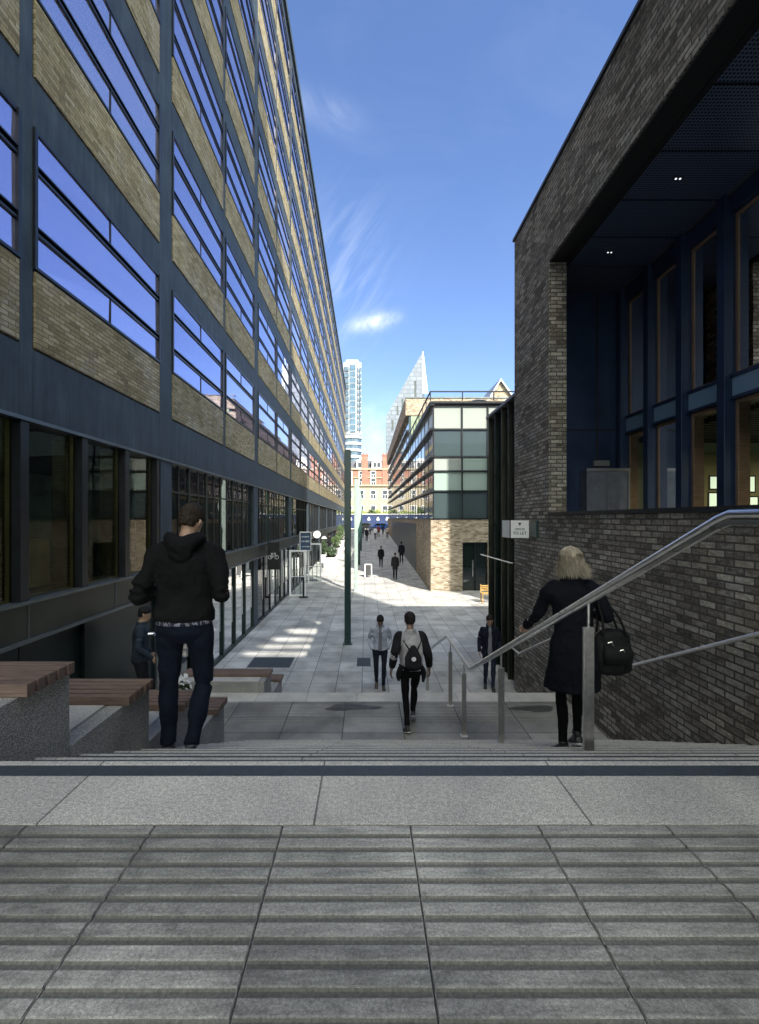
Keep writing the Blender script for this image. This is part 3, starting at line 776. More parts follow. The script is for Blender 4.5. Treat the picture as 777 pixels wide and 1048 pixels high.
# interior behind
m = MB(); m.box(9.6, 9.7, -8, 10.2, ZC-.2, LIN+.1); m.box(XG+.3, 9.6, 10.1, 10.2, ZC-.2, LIN+.1); m.box(XG+.32, 9.6, -8, 10.1, ZC+1.84, ZC+2.1); m.build('interior_wall', M['interior'], RB)
m = MB()
for k in range(60):
    y = 9.9-.16*k; m.box(XG+.4, 9.5, y, y+.06, LIN-.35, LIN-.2)
    m.box(XG+.4, 9.5, y, y+.06, ZC+1.66, ZC+1.76)
m.build('ceiling_batten', M['black'], RB)
m = MB(); m.box(6.95, 9.55, 10.04, 10.098, ZC-.1, ZC+1.42); m.build('lit_wall_panel', plain('dim_olive_wall', (.30, .29, .16), .9, 0, 1, .3), RB)
scr = emit('lit_display_screen', (.75, .9, .72), .5)
for (p0, p1, q0, q1) in ((727, 735, 488, 500), (726, 736, 505, 520), (758, 772, 488, 503), (756, 775, 509, 520)):
    m = MB(); m.box(fx(p0, 10.03), fx(p1, 10.03), 10.02, 10.038, fz(q1, 10.03), fz(q0, 10.03)); sc_ = m.build('picture', scr, RB)
    m = MB(); e_ = .03; m.box(fx(p0, 10.03)-e_, fx(p1, 10.03)+e_, 10.026, 10.0385, fz(q1, 10.03)-e_, fz(q0, 10.03)+e_); m.build('picture_frame', M['black'], sc_)
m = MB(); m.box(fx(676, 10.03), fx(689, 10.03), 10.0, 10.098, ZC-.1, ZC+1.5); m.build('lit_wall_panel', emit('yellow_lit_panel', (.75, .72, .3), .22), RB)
lampm = emit('warm_lamp_glow', (1, .72, .35), 5)
for (x, y, z) in [(fx(p, 9.4), 9.4, fz(q_, 9.4)) for p, q_ in ((690, 348), (729, 348), (724, 323), (767, 334), (687, 357))]:
    t = empty('pendant_lamp', (x, y, z), 'small warm globe lamp hanging behind the upper gallery windows', 'lamp', 'globe lamps behind the upper gallery windows')
    q = MB(); q.ball((x, y, z), .045, 12); q.build('globe', lampm, t, smooth=True)
    q = MB(); q.tube([(x, y, z+.05), (x, y, LIN-.36)], .006, 6); q.build('cord', M['black'], t)
# room lamps that the photograph shows as lit
for (x, y, z, e, c, s) in ((8.4, 7.6, ZC+1.3, 40, (1, .9, .65), 1.0), (8.2, 5.2, ZC+1.3, 26, (1, .9, .65), 1.0)):
    l = bpy.data.lights.new('room_lamp', 'AREA'); l.energy = e; l.size = s; l.color = c
    o = bpy.data.objects.new('room_lamp', l); COL.objects.link(o); o.location = (x, y, z)
# downlights
for i, (x, y) in enumerate(((fx(624, 8.3), 8.3), (fx(694, 6.5), 6.5))):
    q = MB(); q.box(x-.06, x+.06, y-.03, y+.03, LIN-.012, LIN-.002); o = q.build('downlight', M['black'], RB)
    q = MB(); q.tube([(x-.03, y, LIN-.02), (x-.03, y, LIN-.013)], .014, 10); q.tube([(x+.03, y, LIN-.02), (x+.03, y, LIN-.013)], .014, 10); q.build('bulb', emit('downlight_glow', (.9, .95, 1), .6), o)
# metal cabinet against the end wall
x0, x1 = fx(595, 9.7), fx(637, 9.7)
t = empty('metal_cabinet', ((x0+x1)/2, 9.6, ZC), 'pale grey metal cabinet standing against the navy end wall of the recess', 'cabinet')
q = MB(); q.box(x0, x1, 9.45, 9.78, ZC+.0, fz(481, 9.6)); q.build('body', plain('cabinet_metal', (.13, .15, .19), .45, .3, 6, .2), t, bevel=.006)
q = MB(); q.box(x0-.01, x1+.01, 9.43, 9.45, fz(483, 9.6), fz(480, 9.6)); q.box(x1-.02, x1+.005, 9.43, 9.45, ZC, fz(483, 9.6)); q.box((x0+x1)/2-.006, (x0+x1)/2+.006, 9.44, 9.45, ZC, fz(484, 9.6)); q.build('edge_trim', M['grey'], t)
q = MB(); q.box(fx(607, 9.78), fx(623, 9.78), 9.74, 9.785, fz(477, 9.78), fz(471.5, 9.78)); o = q.build('wall_vent', M['grey']); tag(o, 'small grey vent plate on the navy wall above the metal cabinet', 'vent')
# to-let sign, a V board with two faces
yS = 9.6
t = empty('letting_sign', (3.4, yS, fz(550, yS)), 'small white letting board with dark lettering fixed at the far corner of the brick wall', 'sign')
xa, xb = fx(522.5, yS), 3.43; za, zb = fz(550.5, yS), fz(532.5, yS)
q = MB(); q.box(xa, xb, yS, yS+.02, za, zb); q.build('front_board', M['white'], t)
q = MB(); q.box(xa-.008, xa+.004, yS-.006, yS+.026, za-.01, zb+.01); q.box(xa, xb, yS-.002, yS+.022, zb, zb+.012); q.build('edge', M['black'], t)
x2 = fx(514, yS+.5)
q = MB(); q.add([(xa-.006, yS+.03, za), (x2, yS+.5, za), (x2, yS+.5, zb), (xa-.006, yS+.03, zb), (xa+.012, yS+.04, za), (x2+.02, yS+.51, za), (x2+.02, yS+.51, zb), (xa+.012, yS+.04, zb)], [(0, 1, 2, 3), (7, 6, 5, 4), (0, 3, 7, 4), (1, 5, 6, 2), (3, 2, 6, 7), (0, 4, 5, 1)])
q.build('side_board', M['white'], t)
cx = (xa+xb)/2; zc_ = (za+zb)/2
ink = plain('dark_blue_lettering', (.04, .055, .09), .5)
txt('lettering', 'OFFICES', .058, (cx, yS-.003, zc_-.005), (R(90), 0, 0), ink, t)
txt('lettering', 'TO LET', .088, (cx, yS-.003, zc_-.09), (R(90), 0, 0), ink, t)
q = MB(); q.add([(cx-.04, yS-.003, zb-.05), (cx+.04, yS-.003, zb-.05), (cx, yS-.003, zb-.12)], [(0, 1, 2)]); q.build('emblem', ink, t)
q = MB(); q.box(3.41, 3.449, 9.16, 9.5, fz(549, 9.4), fz(534, 9.4)); q.box(3.40, 3.449, 9.12, 9.16, fz(550, 9.4), fz(533, 9.4)); q.build('bracket', M['green_pole'], t)

# unseen wedge block behind the building, shaped to shade the pavilion front
UB = MB(); UB.prism([(12.0, 10.5), (18.6, -2.4), (34, -2.4), (34, 10.5)], 2, 0.0, ZC+18.6)
o = UB.build('rear_shade_block', M['brick_r']); tag(o, 'unseen brick wedge behind the right-hand building, added to shade part of the pavilion', 'building')

# dark finned annex
AN = empty('finned_annex', (3.6, 12, 0), 'black metal clad annex with vertical fins beyond the corner of the dark brick building', 'building')
za_ = ZC+2.85
m = MB(); m.box(3.62, 9, 10.603, 13.1, 0, za_); m.build('wall', plain('black_green_cladding', (.006, .012, .010), .3, .3, 2, .4), AN)
for y in (10.75, 11.25, 11.8, 12.4, 13.05):
    q = MB(); q.box(3.50, 3.62, y-.012, y+.012, 0, za_+.02); q.build('fin', M['bronze'] if y in (11.25, 11.8, 13.05) else M['darkgreen'], AN)
m = MB(); m.box(3.45, 9, 10.603, 13.14, za_+.021, za_+.09); m.build('coping', M['flashing'], AN)
m = MB(); m.tube([(3.42, 10.62, fz(576.6, 10.6)), (3.42, 13.6, fz(567.6, 13.5))], .016, 8)
m.box(3.42, 3.64, 10.9, 10.94, fz(576, 10.9)-.012, fz(576, 10.9)+.012); o = m.build('wall_bar', M['steel'], AN)

# ================================================================== PAVILION with glazed corner
YC = 25.0; XC = 3.54; CG = XC+.16
CB = empty('glass_pavilion', (XC, YC, 0), 'three storey pavilion with a glass corner above a sunlit buff brick base', 'building')
lev = [ZC+.0, ZC+1.53, ZC+2.63, ZC+3.43, ZC+4.94, ZC+6.28]
YB2 = 39.7
m = MB()
dx0, dx1, dz = fx(473.5, YC), fx(499.5, YC), fz(555, YC)
m.box(XC, dx0, YC, YC+.35, 0, ZC-.03); m.box(dx0, dx1, YC, YC+.35, dz, ZC-.03); m.box(dx1, 18, YC, YC+.35, 0, ZC-.03)
m.box(XC, XC+.35, YC+.35, 76, 0, ZC-.03)
m.build('brick_base', M['brick_c'], CB)
m = MB(); m.box(XC-.04, 18, YC-.04, 76, ZC-.03, ZC+.03); m.build('base_coping', M['blackframe'], CB)
g = MB(); g.add([(dx0, YC+.2, 0), (dx1, YC+.2, 0), (dx1, YC+.2, dz), (dx0, YC+.2, dz)], [(0, 1, 2, 3)]); d = g.build('glass_door', M['glass_dark'], CB)
g = MB(); mid = (dx0+dx1)/2
for x in (dx0, mid, dx1-.07): g.box(x, x+.07, YC+.12, YC+.2, 0, dz)
g.box(dx0, dx1, YC+.12, YC+.2, dz-.08, dz); g.build('door_frame', M['blackframe'], d)
g = MB(); g.tube([(mid-.12, YC+.05, .8), (mid-.12, YC+.05, 1.7)], .018); g.build('handle', M['steel'], d)
# dark louvred gate in the street side
g = MB(); g.prism([(32.3, gz(32.3)+.1), (62, gz(62)+.1), (62, ZC-.35), (32.3, ZC-.35)], 0, XC-.02, XC+.02)
lg = g.build('louvre_gate', M['blackframe'], CB)
# structure
m = MB(); m.box(CG+.25, 18, YC+.4, YB2, ZC+.03, ZC+6.1); m.build('core', M['interior'], CB)
fr = MB()
for z in lev[1:]: fr.box(CG-.02, 18, YC+.08, YC+.2, z-.045, z+.045)
for x in (CG, fx(473.5, YC), fx(473.5, YC)+1.42, fx(473.5, YC)+3.0, 10.5, 12.5, 14.5, 16.5): fr.box(x-.035, x+.035, YC+.06, YC+.19, ZC+.03, ZC+6.28)
fr.build('frame', M['blackframe'], CB)
kinds = ['glass_c', 'glass_pale', 'glass_white', 'glass_c', 'glass_white']
xs = [CG, fx(473.5, YC), fx(473.5, YC)+1.42, fx(473.5, YC)+3.0, 10.5, 12.5, 14.5, 16.5, 18]
for i in range(5):
    for j in range(3):
        q = MB(); q.add([(xs[j]+.035, YC+.15, lev[i]+.04), (xs[j+1]-.035, YC+.15, lev[i]+.04), (xs[j+1]-.035, YC+.15, lev[i+1]-.045), (xs[j]+.035, YC+.15, lev[i+1]-.045)], [(0, 1, 2, 3)])
        q.build('glass_panel', M[kinds[i] if not (kinds[i] == 'glass_white' and i == 2 and j > 0) else 'glass_pale'], CB)
q = MB(); q.box(xs[3], 18, YC+.15, YC+.2, ZC+.03, ZC+6.2); q.build('glass_panel', M['glass_c'], CB)
# street side: glass behind projecting dark shelves
yy = YC+.2; k = 0
while yy < YB2-.1:
    y2 = min(yy+1.83, YB2)
    for i in range(5):
        q = MB(); q.add([(CG, yy+.04, lev[i]+.04), (CG, y2-.04, lev[i]+.04), (CG, y2-.04, lev[i+1]-.04), (CG, yy+.04, lev[i+1]-.04)], [(0, 1, 2, 3)])
        q.build('side_glass_panel', M['glass_c' if i != 4 else 'glass_pale'], CB)
    q = MB(); q.box(CG-.02, CG+.06, y2-.04, y2+.04, ZC+.03, ZC+6.28); q.build('side_mullion', M['blackframe'], CB)
    yy = y2
for z in lev[1:]:
    q = MB(); q.box(XC-.04, CG+.06, YC-.02, YB2, z-.055, z+.055); q.build('shelf', M['blackframe'], CB)
q = MB(); q.box(XC-.06, 18, YC-.06, YB2, ZC+6.28+.05, ZC+6.45); q.build('roof_slab', M['blackframe'], CB)
# roof balustrade
q = MB(); zt = ZC+7.02
q.box(XC-.05, 18, YC-.02, YC+.05, zt-.06, zt); q.box(XC-.05, XC+.02, YC, YB2, zt-.06, zt)
for x in (XC-.02, fx(473.5, YC), 7.0, 9, 11): q.box(x-.03, x+.03, YC-.01, YC+.04, ZC+6.5, zt-.06)
for j in range(1, 9): q.box(XC-.04, XC+.01, YC+j*1.83-.03, YC+j*1.83+.03, ZC+6.5, zt-.06)
q.build('balustrade', M['blackframe'], CB)
# parasol on the terrace
t = empty('parasol', (fx(489, 27.5), 27.5, ZC+6.52), 'small dark open parasol on the roof terrace of the glass pavilion', 'parasol')
x, y = fx(489, 27.5), 27.5; zt = fz(409.5, 27.5)
q = MB(); q.tube([(x, y, ZC+6.52), (x, y, zt)], .03, 8); q.build('pole', M['grey'], t)
q = MB(); q.loft([((x, y, zt-.14), (.62, 0, 0), (0, .62, 0)), ((x, y, zt-.05), (.4, 0, 0), (0, .4, 0)), ((x, y, zt+.03), (.05, 0, 0), (0, .05, 0))], 10); q.build('canopy', M['grey'], t)
# wooden chair
t = empty('wooden_chair', (5.4, 21.5, 0), 'yellow wooden chair standing in the court by the end of the black fins', 'chair')
wd = plain('yellow_wood', (.42, .26, .08), .55, 0, 8, .3)
x = fx(497.5, 21.5); y = 21.5
for sx in (-.2, .2):
    q = MB(); q.box(x+sx-.02, x+sx+.02, y-.2, y-.16, 0, .44); q.build('leg', wd, t)
    q = MB(); q.box(x+sx-.02, x+sx+.02, y+.18, y+.22, 0, .85); q.build('leg', wd, t)
q = MB(); q.box(x-.23, x+.23, y-.22, y+.22, .44, .48); q.build('seat', wd, t)
q = MB()
for z in (.55, .65, .75): q.box(x-.2, x+.2, y+.19, y+.21, z, z+.06)
q.build('backrest', wd, t)

# rear wing with a cream brick attic
DB = empty('cream_attic_building', (XC, 50, 0), 'taller wing behind the glass pavilion with a cream brick attic and dark shelves', 'building')
YD = 76
m = MB(); m.box(XC+.35, 18, YB2+.003, YD, 0, ZC+9.2); m.build('core', M['interior'], DB)
q = MB(); q.box(XC-.12, 18, YB2-.05, YD, ZC+9.0, ZC+10.5); q.build('attic', M['brick_c'], DB)
q = MB(); q.box(XC-.12, 18, YB2-.1, YD, ZC+10.5, ZC+10.6); q.build('coping', M['flashing'], DB)
dl = [ZC+.04, ZC+1.53, ZC+2.63, ZC+3.43, ZC+4.94, ZC+6.28, ZC+7.7, ZC+9.0]
yy = YB2+.1
while yy < YD-.5:
    y2 = min(yy+2.6, YD)
    for a_, b_ in ((0, 2), (2, 4), (4, 5), (5, 7)):
        q = MB(); q.add([(CG, yy+.05, dl[a_]+.06), (CG, y2-.05, dl[a_]+.06), (CG, y2-.05, dl[b_]-.06), (CG, yy+.05, dl[b_]-.06)], [(0, 1, 2, 3)])
        q.build('glass_panel', M['glass_c'], DB)
    q = MB(); q.box(CG-.02, CG+.15, y2-.05, y2+.05, ZC+.04, ZC+9); q.build('mullion', M['lightgrey'], DB)
    yy = y2
for z in dl[1:-1]:
    q = MB(); q.box(XC-.06, CG+.06, YB2+.1, YD, z-.07, z+.07); q.build('shelf', M['blackframe'], DB)
q = MB(); q.box(CG, 18, YB2+.05, YB2+.1, ZC+6.5, ZC+9); q.build('front_glazing', M['glass_c'], DB)

# gabled brick house top peeping above the pavilion
GH = empty('gabled_house', (fx(514, 50), 50, 0), 'narrow brick gable with a grey metal roof above the right end of the pavilion', 'building')
x0, x1, xm, zt, ze = fx(503, 50), fx(523, 50), fx(512, 50), fz(390, 50), fz(404, 50)
q = MB(); q.prism([(x0, 0), (x1, 0), (x1, ze), (xm, zt), (x0, ze)], 1, 50, 56); q.build('wall', M['brick_c'], GH)
q = MB()
q.add([(x0-.25, 49.7, ze-.2), (xm, 49.7, zt+.25), (xm, 56, zt+.25), (x0-.25, 56, ze-.2), (x0-.2, 49.7, ze-.5), (xm, 49.7, zt-.05), (xm, 56, zt-.05), (x0-.2, 56, ze-.5)], [(0, 1, 2, 3), (4, 7, 6, 5), (0, 4, 5, 1), (1, 5, 6, 2), (3, 2, 6, 7), (0, 3, 7, 4)])
q.add([(x1+.25, 49.7, ze-.2), (xm, 49.7, zt+.25), (xm, 56, zt+.25), (x1+.25, 56, ze-.2), (x1+.2, 49.7, ze-.5), (xm, 49.7, zt-.05), (xm, 56, zt-.05), (x1+.2, 56, ze-.5)], [(0, 3, 2, 1), (4, 5, 6, 7), (0, 1, 5, 4), (1, 2, 6, 5), (3, 7, 6, 2), (0, 4, 7, 3)])
q.build('roof', M['grey'], GH)

# ================================================================== DISTANT BUILDINGS
# slanted pointed tower
YT = 160
ST = empty('pointed_tower', (fx(415, YT), YT, 0), 'pale tower with a steeply slanted roof rising to a sharp point behind the pavilion', 'tower')
xl, xp = fx(395.2, YT), fx(432.8, YT); zl, zp = fz(426, YT), fz(360, YT)
tm, nt, b = mat('pale_perforated_cladding')
tc = N(nt, 'ShaderNodeTexCoord'); br = N(nt, 'ShaderNodeTexBrick'); br.offset = .35
br.inputs['Color1'].default_value = (.11, .13, .16, 1); br.inputs['Color2'].default_value = (.15, .17, .20, 1); br.inputs['Mortar'].default_value = (.08, .10, .13, 1)
br.inputs['Scale'].default_value = 1; br.inputs['Brick Width'].default_value = 2.2; br.inputs['Row Height'].default_value = 1.5; br.inputs['Mortar Size'].default_value = .16
nt.links.new(tc.outputs['UV'], br.inputs['Vector']); nt.links.new(br.outputs['Color'], b.inputs['Base Color']); b.inputs['Roughness'].default_value = .5
q = MB()
xr2 = xp+1.6
vs = [(xl, YT, 0), (xp, YT, 0), (xp, YT, zp), (xl, YT, zl), (xl+1, YT+26, 0), (xr2, YT+10, 0), (xr2+.2, YT+10, fz(400, YT)+2), (xl+1, YT+26, zl-2)]
q.add(vs, [(0, 1, 2, 3), (1, 5, 6, 2), (4, 0, 3, 7), (5, 4, 7, 6), (3, 2, 6, 7)]); q.build('wall', tm, ST)
for (px, p0, p1) in ((425.3, 390, 406), (412.3, 408, 419), (407, 415.5, 424), (419, 425, 432), (402, 430, 440)):
    q = MB(); q.box(fx(px-.8, YT), fx(px+.8, YT), YT-.15, YT-.02, fz(p1, YT), fz(p0, YT)); q.build('window', M['glass_dark'], ST)
q = MB(); q.prism([(xp-.1, zp), (xp+.15, zp), (xp+1.8, fz(403, YT)), (xp+1.3, fz(403, YT)), (xp-.05, fz(403, YT))], 1, YT-.2, YT-.05); q.build('edge_fin', M['white'], ST)

# round white tower
YW = 250; cx = fx(361, YW)-.2; RW = 5.35
WT = empty('round_white_tower', (cx, YW, 0), 'slender white and blue glass high-rise with a rounded lower half beyond the street', 'tower')
zt = fz(372.5, YW); zm = fz(446, YW)
def oct_(r, x=cx, y=YW): return [(x+r*math.cos(math.pi*(k+.5)/4), y+r*math.sin(math.pi*(k+.5)/4)) for k in range(8)]
wtm = plain('white_tower_cladding', (.42, .44, .46), .5, 0, .1, .08)
q = MB(); q.prism(oct_(RW), 2, zm, zt); q.build('upper_shaft', wtm, WT)
q = MB(); q.box(cx-1.2, cx+2.0, YW-RW-.15, YW-RW*.9, zm+1, zt-2.2); q.build('glass_strip', plain('blue_tower_glass', (.07, .12, .17), .15, .2, .35, .35), WT)
gl = plain('dark_tower_glass', (.07, .11, .15), .15, .2, .5, .5)
nfl = 11
for i in range(nfl):
    z = zm+2+(zt-zm-4.5)*i/nfl; h = (zt-zm)/nfl*.62
    q = MB(); q.box(cx-4.4, cx-1.7, YW-RW-.1, YW-RW*.8, z, z+h); q.build('window', gl, WT)
    q = MB(); q.box(cx+2.7, cx+3.3, YW-RW*.9-.1, YW-RW*.6, z, z+h); q.box(cx+3.9, cx+4.9, YW-4.5, YW-3.4, z, z+h); q.build('window', gl, WT)
    q = MB(); q.box(cx-1.2, cx+2.0, YW-RW-.22, YW-RW, z-.25, z+.05); q.build('floor_line', M['grey'], WT)
q = MB(); q.tube([(cx, YW, 0), (cx, YW, zm+.5)], RW-.4, 28); q.build('lower_shaft', gl, WT)
for i in range(14):
    z = zm-1-3.55*i
    if z < 3: break
    q = MB(); q.tube([(cx, YW, z-1.0), (cx, YW, z+.4)], RW+.15, 28); q.build('balcony_band', wtm, WT)
q = MB(); q.box(cx-3.2, cx+3.2, YW-3, YW+3, zt, zt+1.2); q.build('roof', M['lightgrey'], WT)

# red brick terrace at the end of the street
YF = 112
FB = empty('red_brick_terrace', (0, YF, gz(90)), 'red brick and cream stone building with white dormers and tall chimneys closing the street', 'building')
g0 = gz(90); zb = fz(497, YF); ze = fz(480, YF); zr_ = fz(469.5, YF)
xa, xb = -30, 34
q = MB(); q.box(xa, xb, YF, YF+12, g0, zb); q.build('stone_wall', M['stone'], FB)
q = MB(); q.box(xa, xb, YF+.02, YF+12, zb, ze); q.build('brick_wall', M['brick_red'], FB)
q = MB(); q.box(xa, xb, YF-.35, YF+.0, zb-.15, zb+.2); q.box(xa, xb, YF-.3, YF+.01, ze-.2, ze+.15); q.box(xa, xb, YF-.15, YF+.01, fz(489, YF)-.1, fz(489, YF)+.1); q.build('cornice', M['stone'], FB)
q = MB(); q.prism([(YF+.2, ze), (YF+11.8, ze), (YF+8, zr_), (YF+4, zr_)], 0, xa, xb); q.build('roof', M['slate'], FB)
wg = plain('distant_window', (.05, .06, .07), .3)
for k in range(-6, 10):
    x = k*2.9-1.2
    for zc_, w, h in ((fz(522, YF), .55, 1.0), (fz(506, YF), .55, 1.0), (fz(493, YF), .5, .75), (fz(485.5, YF), .5, .7)):
        if not (-12 < x < 24): continue
        f = MB(); f.box(x-w-.15, x+w+.15, YF-.08, YF+.04, zc_-h-.15, zc_+h+.15); fo = f.build('window', M['white'], FB)
        p = MB(); p.box(x-w, x-.05, YF-.11, YF-.085, zc_-h, zc_-.05); p.box(x+.05, x+w, YF-.11, YF-.085, zc_-h, zc_-.05); p.box(x-w, x+w, YF-.11, YF-.085, zc_+.05, zc_+h); p.build('pane', wg, fo)
for x in (-6.0, -1.2, 2.6, 8, 13.5, 19):
    q = MB(); q.box(x-1.25, x+1.25, YF+.4, YF+4, ze+.1, zr_-.5); q.prism([(x-1.5, zr_-.5), (x+1.5, zr_-.5), (x, zr_+.25)], 1, YF+.2, YF+4); d = q.build('dormer', M['white'], FB)
    q = MB(); q.box(x-.85, x-.1, YF+.3, YF+.38, ze+.55, zr_-.9); q.box(x+.1, x+.85, YF+.3, YF+.38, ze+.55, zr_-.9); q.build('pane', wg, d)
for px in (373.5, 394.5, 340, 420, 450):
    x = fx(px, YF); q = MB(); q.box(x-.75, x+.75, YF-.2, YF+1.6, zb, fz(466.5, YF)); q.box(x-.9, x+.9, YF-.3, YF+1.7, fz(466.5, YF), fz(465, YF)); c = q.build('chimney', M['brick_red'], FB)
    q = MB()
    for s in (-.4, .4): q.tube([(x+s, YF+.7, fz(465, YF)), (x+s, YF+.7, fz(463.2, YF))], .16, 8)
    q.build('chimney_pot', M['brick_red'], c)

# hoarding/fence, blue with white arches, at the far side of the road
HO = empty('blue_fence', (0, 100, gz(90)), 'blue painted fence with white arched panels along the far side of the road', 'fence')
z0, z1 = gz(90)+.12, fz(526.5, 100)
q = MB(); q.box(-26, 26, 100, 100.1, z0, z1); q.build('boards', plain('blue_fence_paint', (.02, .035, .10), .5, 0, .6, .3), HO)
q = MB(); q.box(-26, 26, 99.9, 100, z1-.02, z1+.15)
for k in range(-13, 14):
    q.prism([(k*2+.25, z1-1.3), (k*2+.9, z1-1.3), (k*2+.8, z1-.8), (k*2+.6, z1-.5), (k*2+.3, z1-.8)], 1, 99.94, 99.99)
q.build('rail', M['lightgrey'], HO)

# thin unseen tower wall behind the camera, added to shape sunlight; slots cast streaks
TW = empty('sun_mask_tower', (10, -16, 0), 'thin slotted tower wall, unseen behind the viewpoint, added to shape the sunlight', 'building')
YP = -16.0; HT = ZC+3+2.03*(31.2-YP)/1.95; ya, yb = YP-.12, YP
XT = -.05+(23.4-YP)/1.95; XA = 3.2
def sunpoint(X, Y, Z, yp=YP):
    t = (Y-yp)/1.95; return X+t, Z+2.03*t
slots = []  # slots added so sun streaks stand in for glass reflections on the paving
for pyr in (((636.), 638.8), (643.2, 648.6), (651.8, 656.2), (658.8, 663.0), (666.3, 671.2)):
    Ya, Yb = F*ZC/(pyr[1]-531), F*ZC/(pyr[0]-531)
    slots.append((sunpoint(0, Ya, 0)[1], sunpoint(0, Yb, 0)[1], (Ya+Yb)/2))
x_l = [(-2.0, -1.0), (-2.75, -.95), (-3.1, -1.2), (-3.35, -1.5), (-3.6, -1.55)]
q = MB()
slots_sorted = sorted(slots)
zz = -.1
for (s0, s1, Ym) in slots_sorted:
    q.box(XA, XT, ya, yb, zz, s0)
    i = [k for k, s in enumerate(slots) if s[0] == s0][0]
    t = (Ym-YP)/1.95; q.box(XA, x_l[i][0]+t, ya, yb, s0, s1); q.box(x_l[i][1]+t, XT, ya, yb, s0, s1)
    zz = s1
q.box(XA, XT, ya, yb, zz, HT)
q.build('wall', M['white_render'], TW)

# ================================================================== ENTRANCE HANDRAIL
HR = empty('stair_handrail', (1.41, 4, LANDZ), 'long stainless handrail on flat posts running down the middle right of the stairs', 'handrail')
XH = 1.41
pth = [(XH, .6, ZC+.02), (XH, 1.76, ZC+.02), (XH, 1.82, ZC-.0), (XH, 6.12, ZC-2.0), (XH, 6.22, ZC-2.035), (XH, 7.95, ZC-2.04), (XH, 8.06, ZC-2.07), (XH, 10.35, ZC-2.98), (XH, 10.5, ZC-3.0), (XH, 10.75, ZC-3.0)]
q = MB(); q.tube(pth, .0175, 18); q.build('rail', M['steel'], HR, smooth=True)
q = MB(); p2 = [(y, z-.023) for _, y, z in pth]
for (a, b) in zip(p2, p2[1:]):
    q.prism([(a[0], a[1]), (b[0], b[1]), (b[0], b[1]-.020), (a[0], a[1]-.020)], 0, XH-.009, XH+.009)
q.build('rail_plate', M['steel'], HR)
def railz(y):
    for a, b in zip(pth, pth[1:]):
        if a[1] <= y <= b[1]: return a[2]+(b[2]-a[2])*(y-a[1])/(b[1]-a[1])
for (y, zb_) in ((1.2, TOPZ), (2.89, None), (4.76, None), (6.57, LANDZ), (7.64, LANDZ), (10.5, 0)):
    if zb_ is None: zb_ = TOPZ-RH*math.ceil((y-Y0)/G)
    zt_ = railz(y)-.06
    q = MB(); q.box(XH-.032, XH+.032, y-.012, y+.012, zb_, zt_-.13); pst = q.build('post', M['steel_dark'], HR, bevel=.002)
    q = MB(); q.tube([(XH, y, zt_-.13), (XH, y, zt_+.02)], .009, 8); q.build('stem', M['steel'], pst)
    q = MB(); q.box(XH-.05, XH+.05, y-.05, y+.05, zb_, zb_+.006); q.build('foot_plate', M['steel_dark'], pst)
# wall rails
def wallrail(path, label, brk):
    t = empty('wall_handrail', path[0], label, 'handrail', 'stainless handrails fixed to the dark brick wall')
    q = MB(); q.tube(path, .021, 14); q.build('rail', M['steel'], t, smooth=True)
    for (x, y, z) in brk:
        q = MB(); q.tube([(x, y, z-.02), (x+.01, y, z-.07), (XR, y, z-.07)], .008, 8); q.build('bracket', M['steel'], t)
XW = 3.37
wallrail([(XW, .8, ZC+.03), (XW, 1.72, ZC+.03), (XW, 1.86, ZC-.03), (XW, 6.2, ZC-2.06), (XW, 6.45, ZC-2.06)], 'upper wall handrail sloping down the dark brick wall behind the woman\'s bag', [(XW, 1.3, ZC+.03), (XW, 3.9, ZC-1.0), (XW, 6.0, ZC-1.98)])
wallrail([(XW, 7.75, ZC-2.1), (XW, 8.1, ZC-2.1), (XW, 10.05, ZC-2.97), (XW, 10.55, ZC-2.98)], 'lower wall handrail beside the second flight, left of the woman', [(XW, 8.6, ZC-2.34), (XW, 10.1, ZC-2.98)])
# ================================================================== PEOPLE
tx_fold = bpy.data.textures.new('cloth_folds', 'CLOUDS'); tx_fold.noise_scale = .16; tx_fold.noise_depth = 3
tx_hair = bpy.data.textures.new('hair_tufts', 'CLOUDS'); tx_hair.noise_scale = .018; tx_hair.noise_depth = 2
def finish(mb, name, m_, parent, voxel, smooth=4, disp=0, tex=None):
    o = mb.build(name, m_, None, origin=wloc(parent), smooth=True)
    r = o.modifiers.new('r', 'REMESH'); r.mode = 'VOXEL'; r.voxel_size = voxel; r.use_smooth_shade = True
    if smooth: s = o.modifiers.new('s', 'SMOOTH'); s.iterations = smooth; s.factor = .5
    if disp:
        d = o.modifiers.new('d', 'DISPLACE'); d.texture = tex; d.strength = disp; d.mid_level = .5; d.texture_coords = 'LOCAL'
    bpy.context.view_layer.update()
    me = bpy.data.meshes.new_from_object(o.evaluated_get(bpy.context.evaluated_depsgraph_get()))
    me.name = name; me.materials.clear(); me.materials.append(m_)
    for p in me.polygons: p.use_smooth = True; p.material_index = 0
    old = o.data; o.modifiers.clear(); o.data = me; bpy.data.meshes.remove(old)
    o.parent = parent; o.location = (0, 0, 0)
    return o
def cat(pts, n):
    """Catmull-Rom through tuples (positions + radii)"""
    out = []; P = [pts[0]]+list(pts)+[pts[-1]]
    for i in range(1, len(P)-2):
        for k in range(n):
            t = k/n; a, b, c, d = P[i-1], P[i], P[i+1], P[i+2]
            out.append(tuple(.5*((2*b[j])+(-a[j]+c[j])*t+(2*a[j]-5*b[j]+4*c[j]-d[j])*t*t+(-a[j]+3*b[j]-3*c[j]+d[j])*t**3) for j in range(len(b))))
    out.append(tuple(pts[-1])); return out
cloth = {}
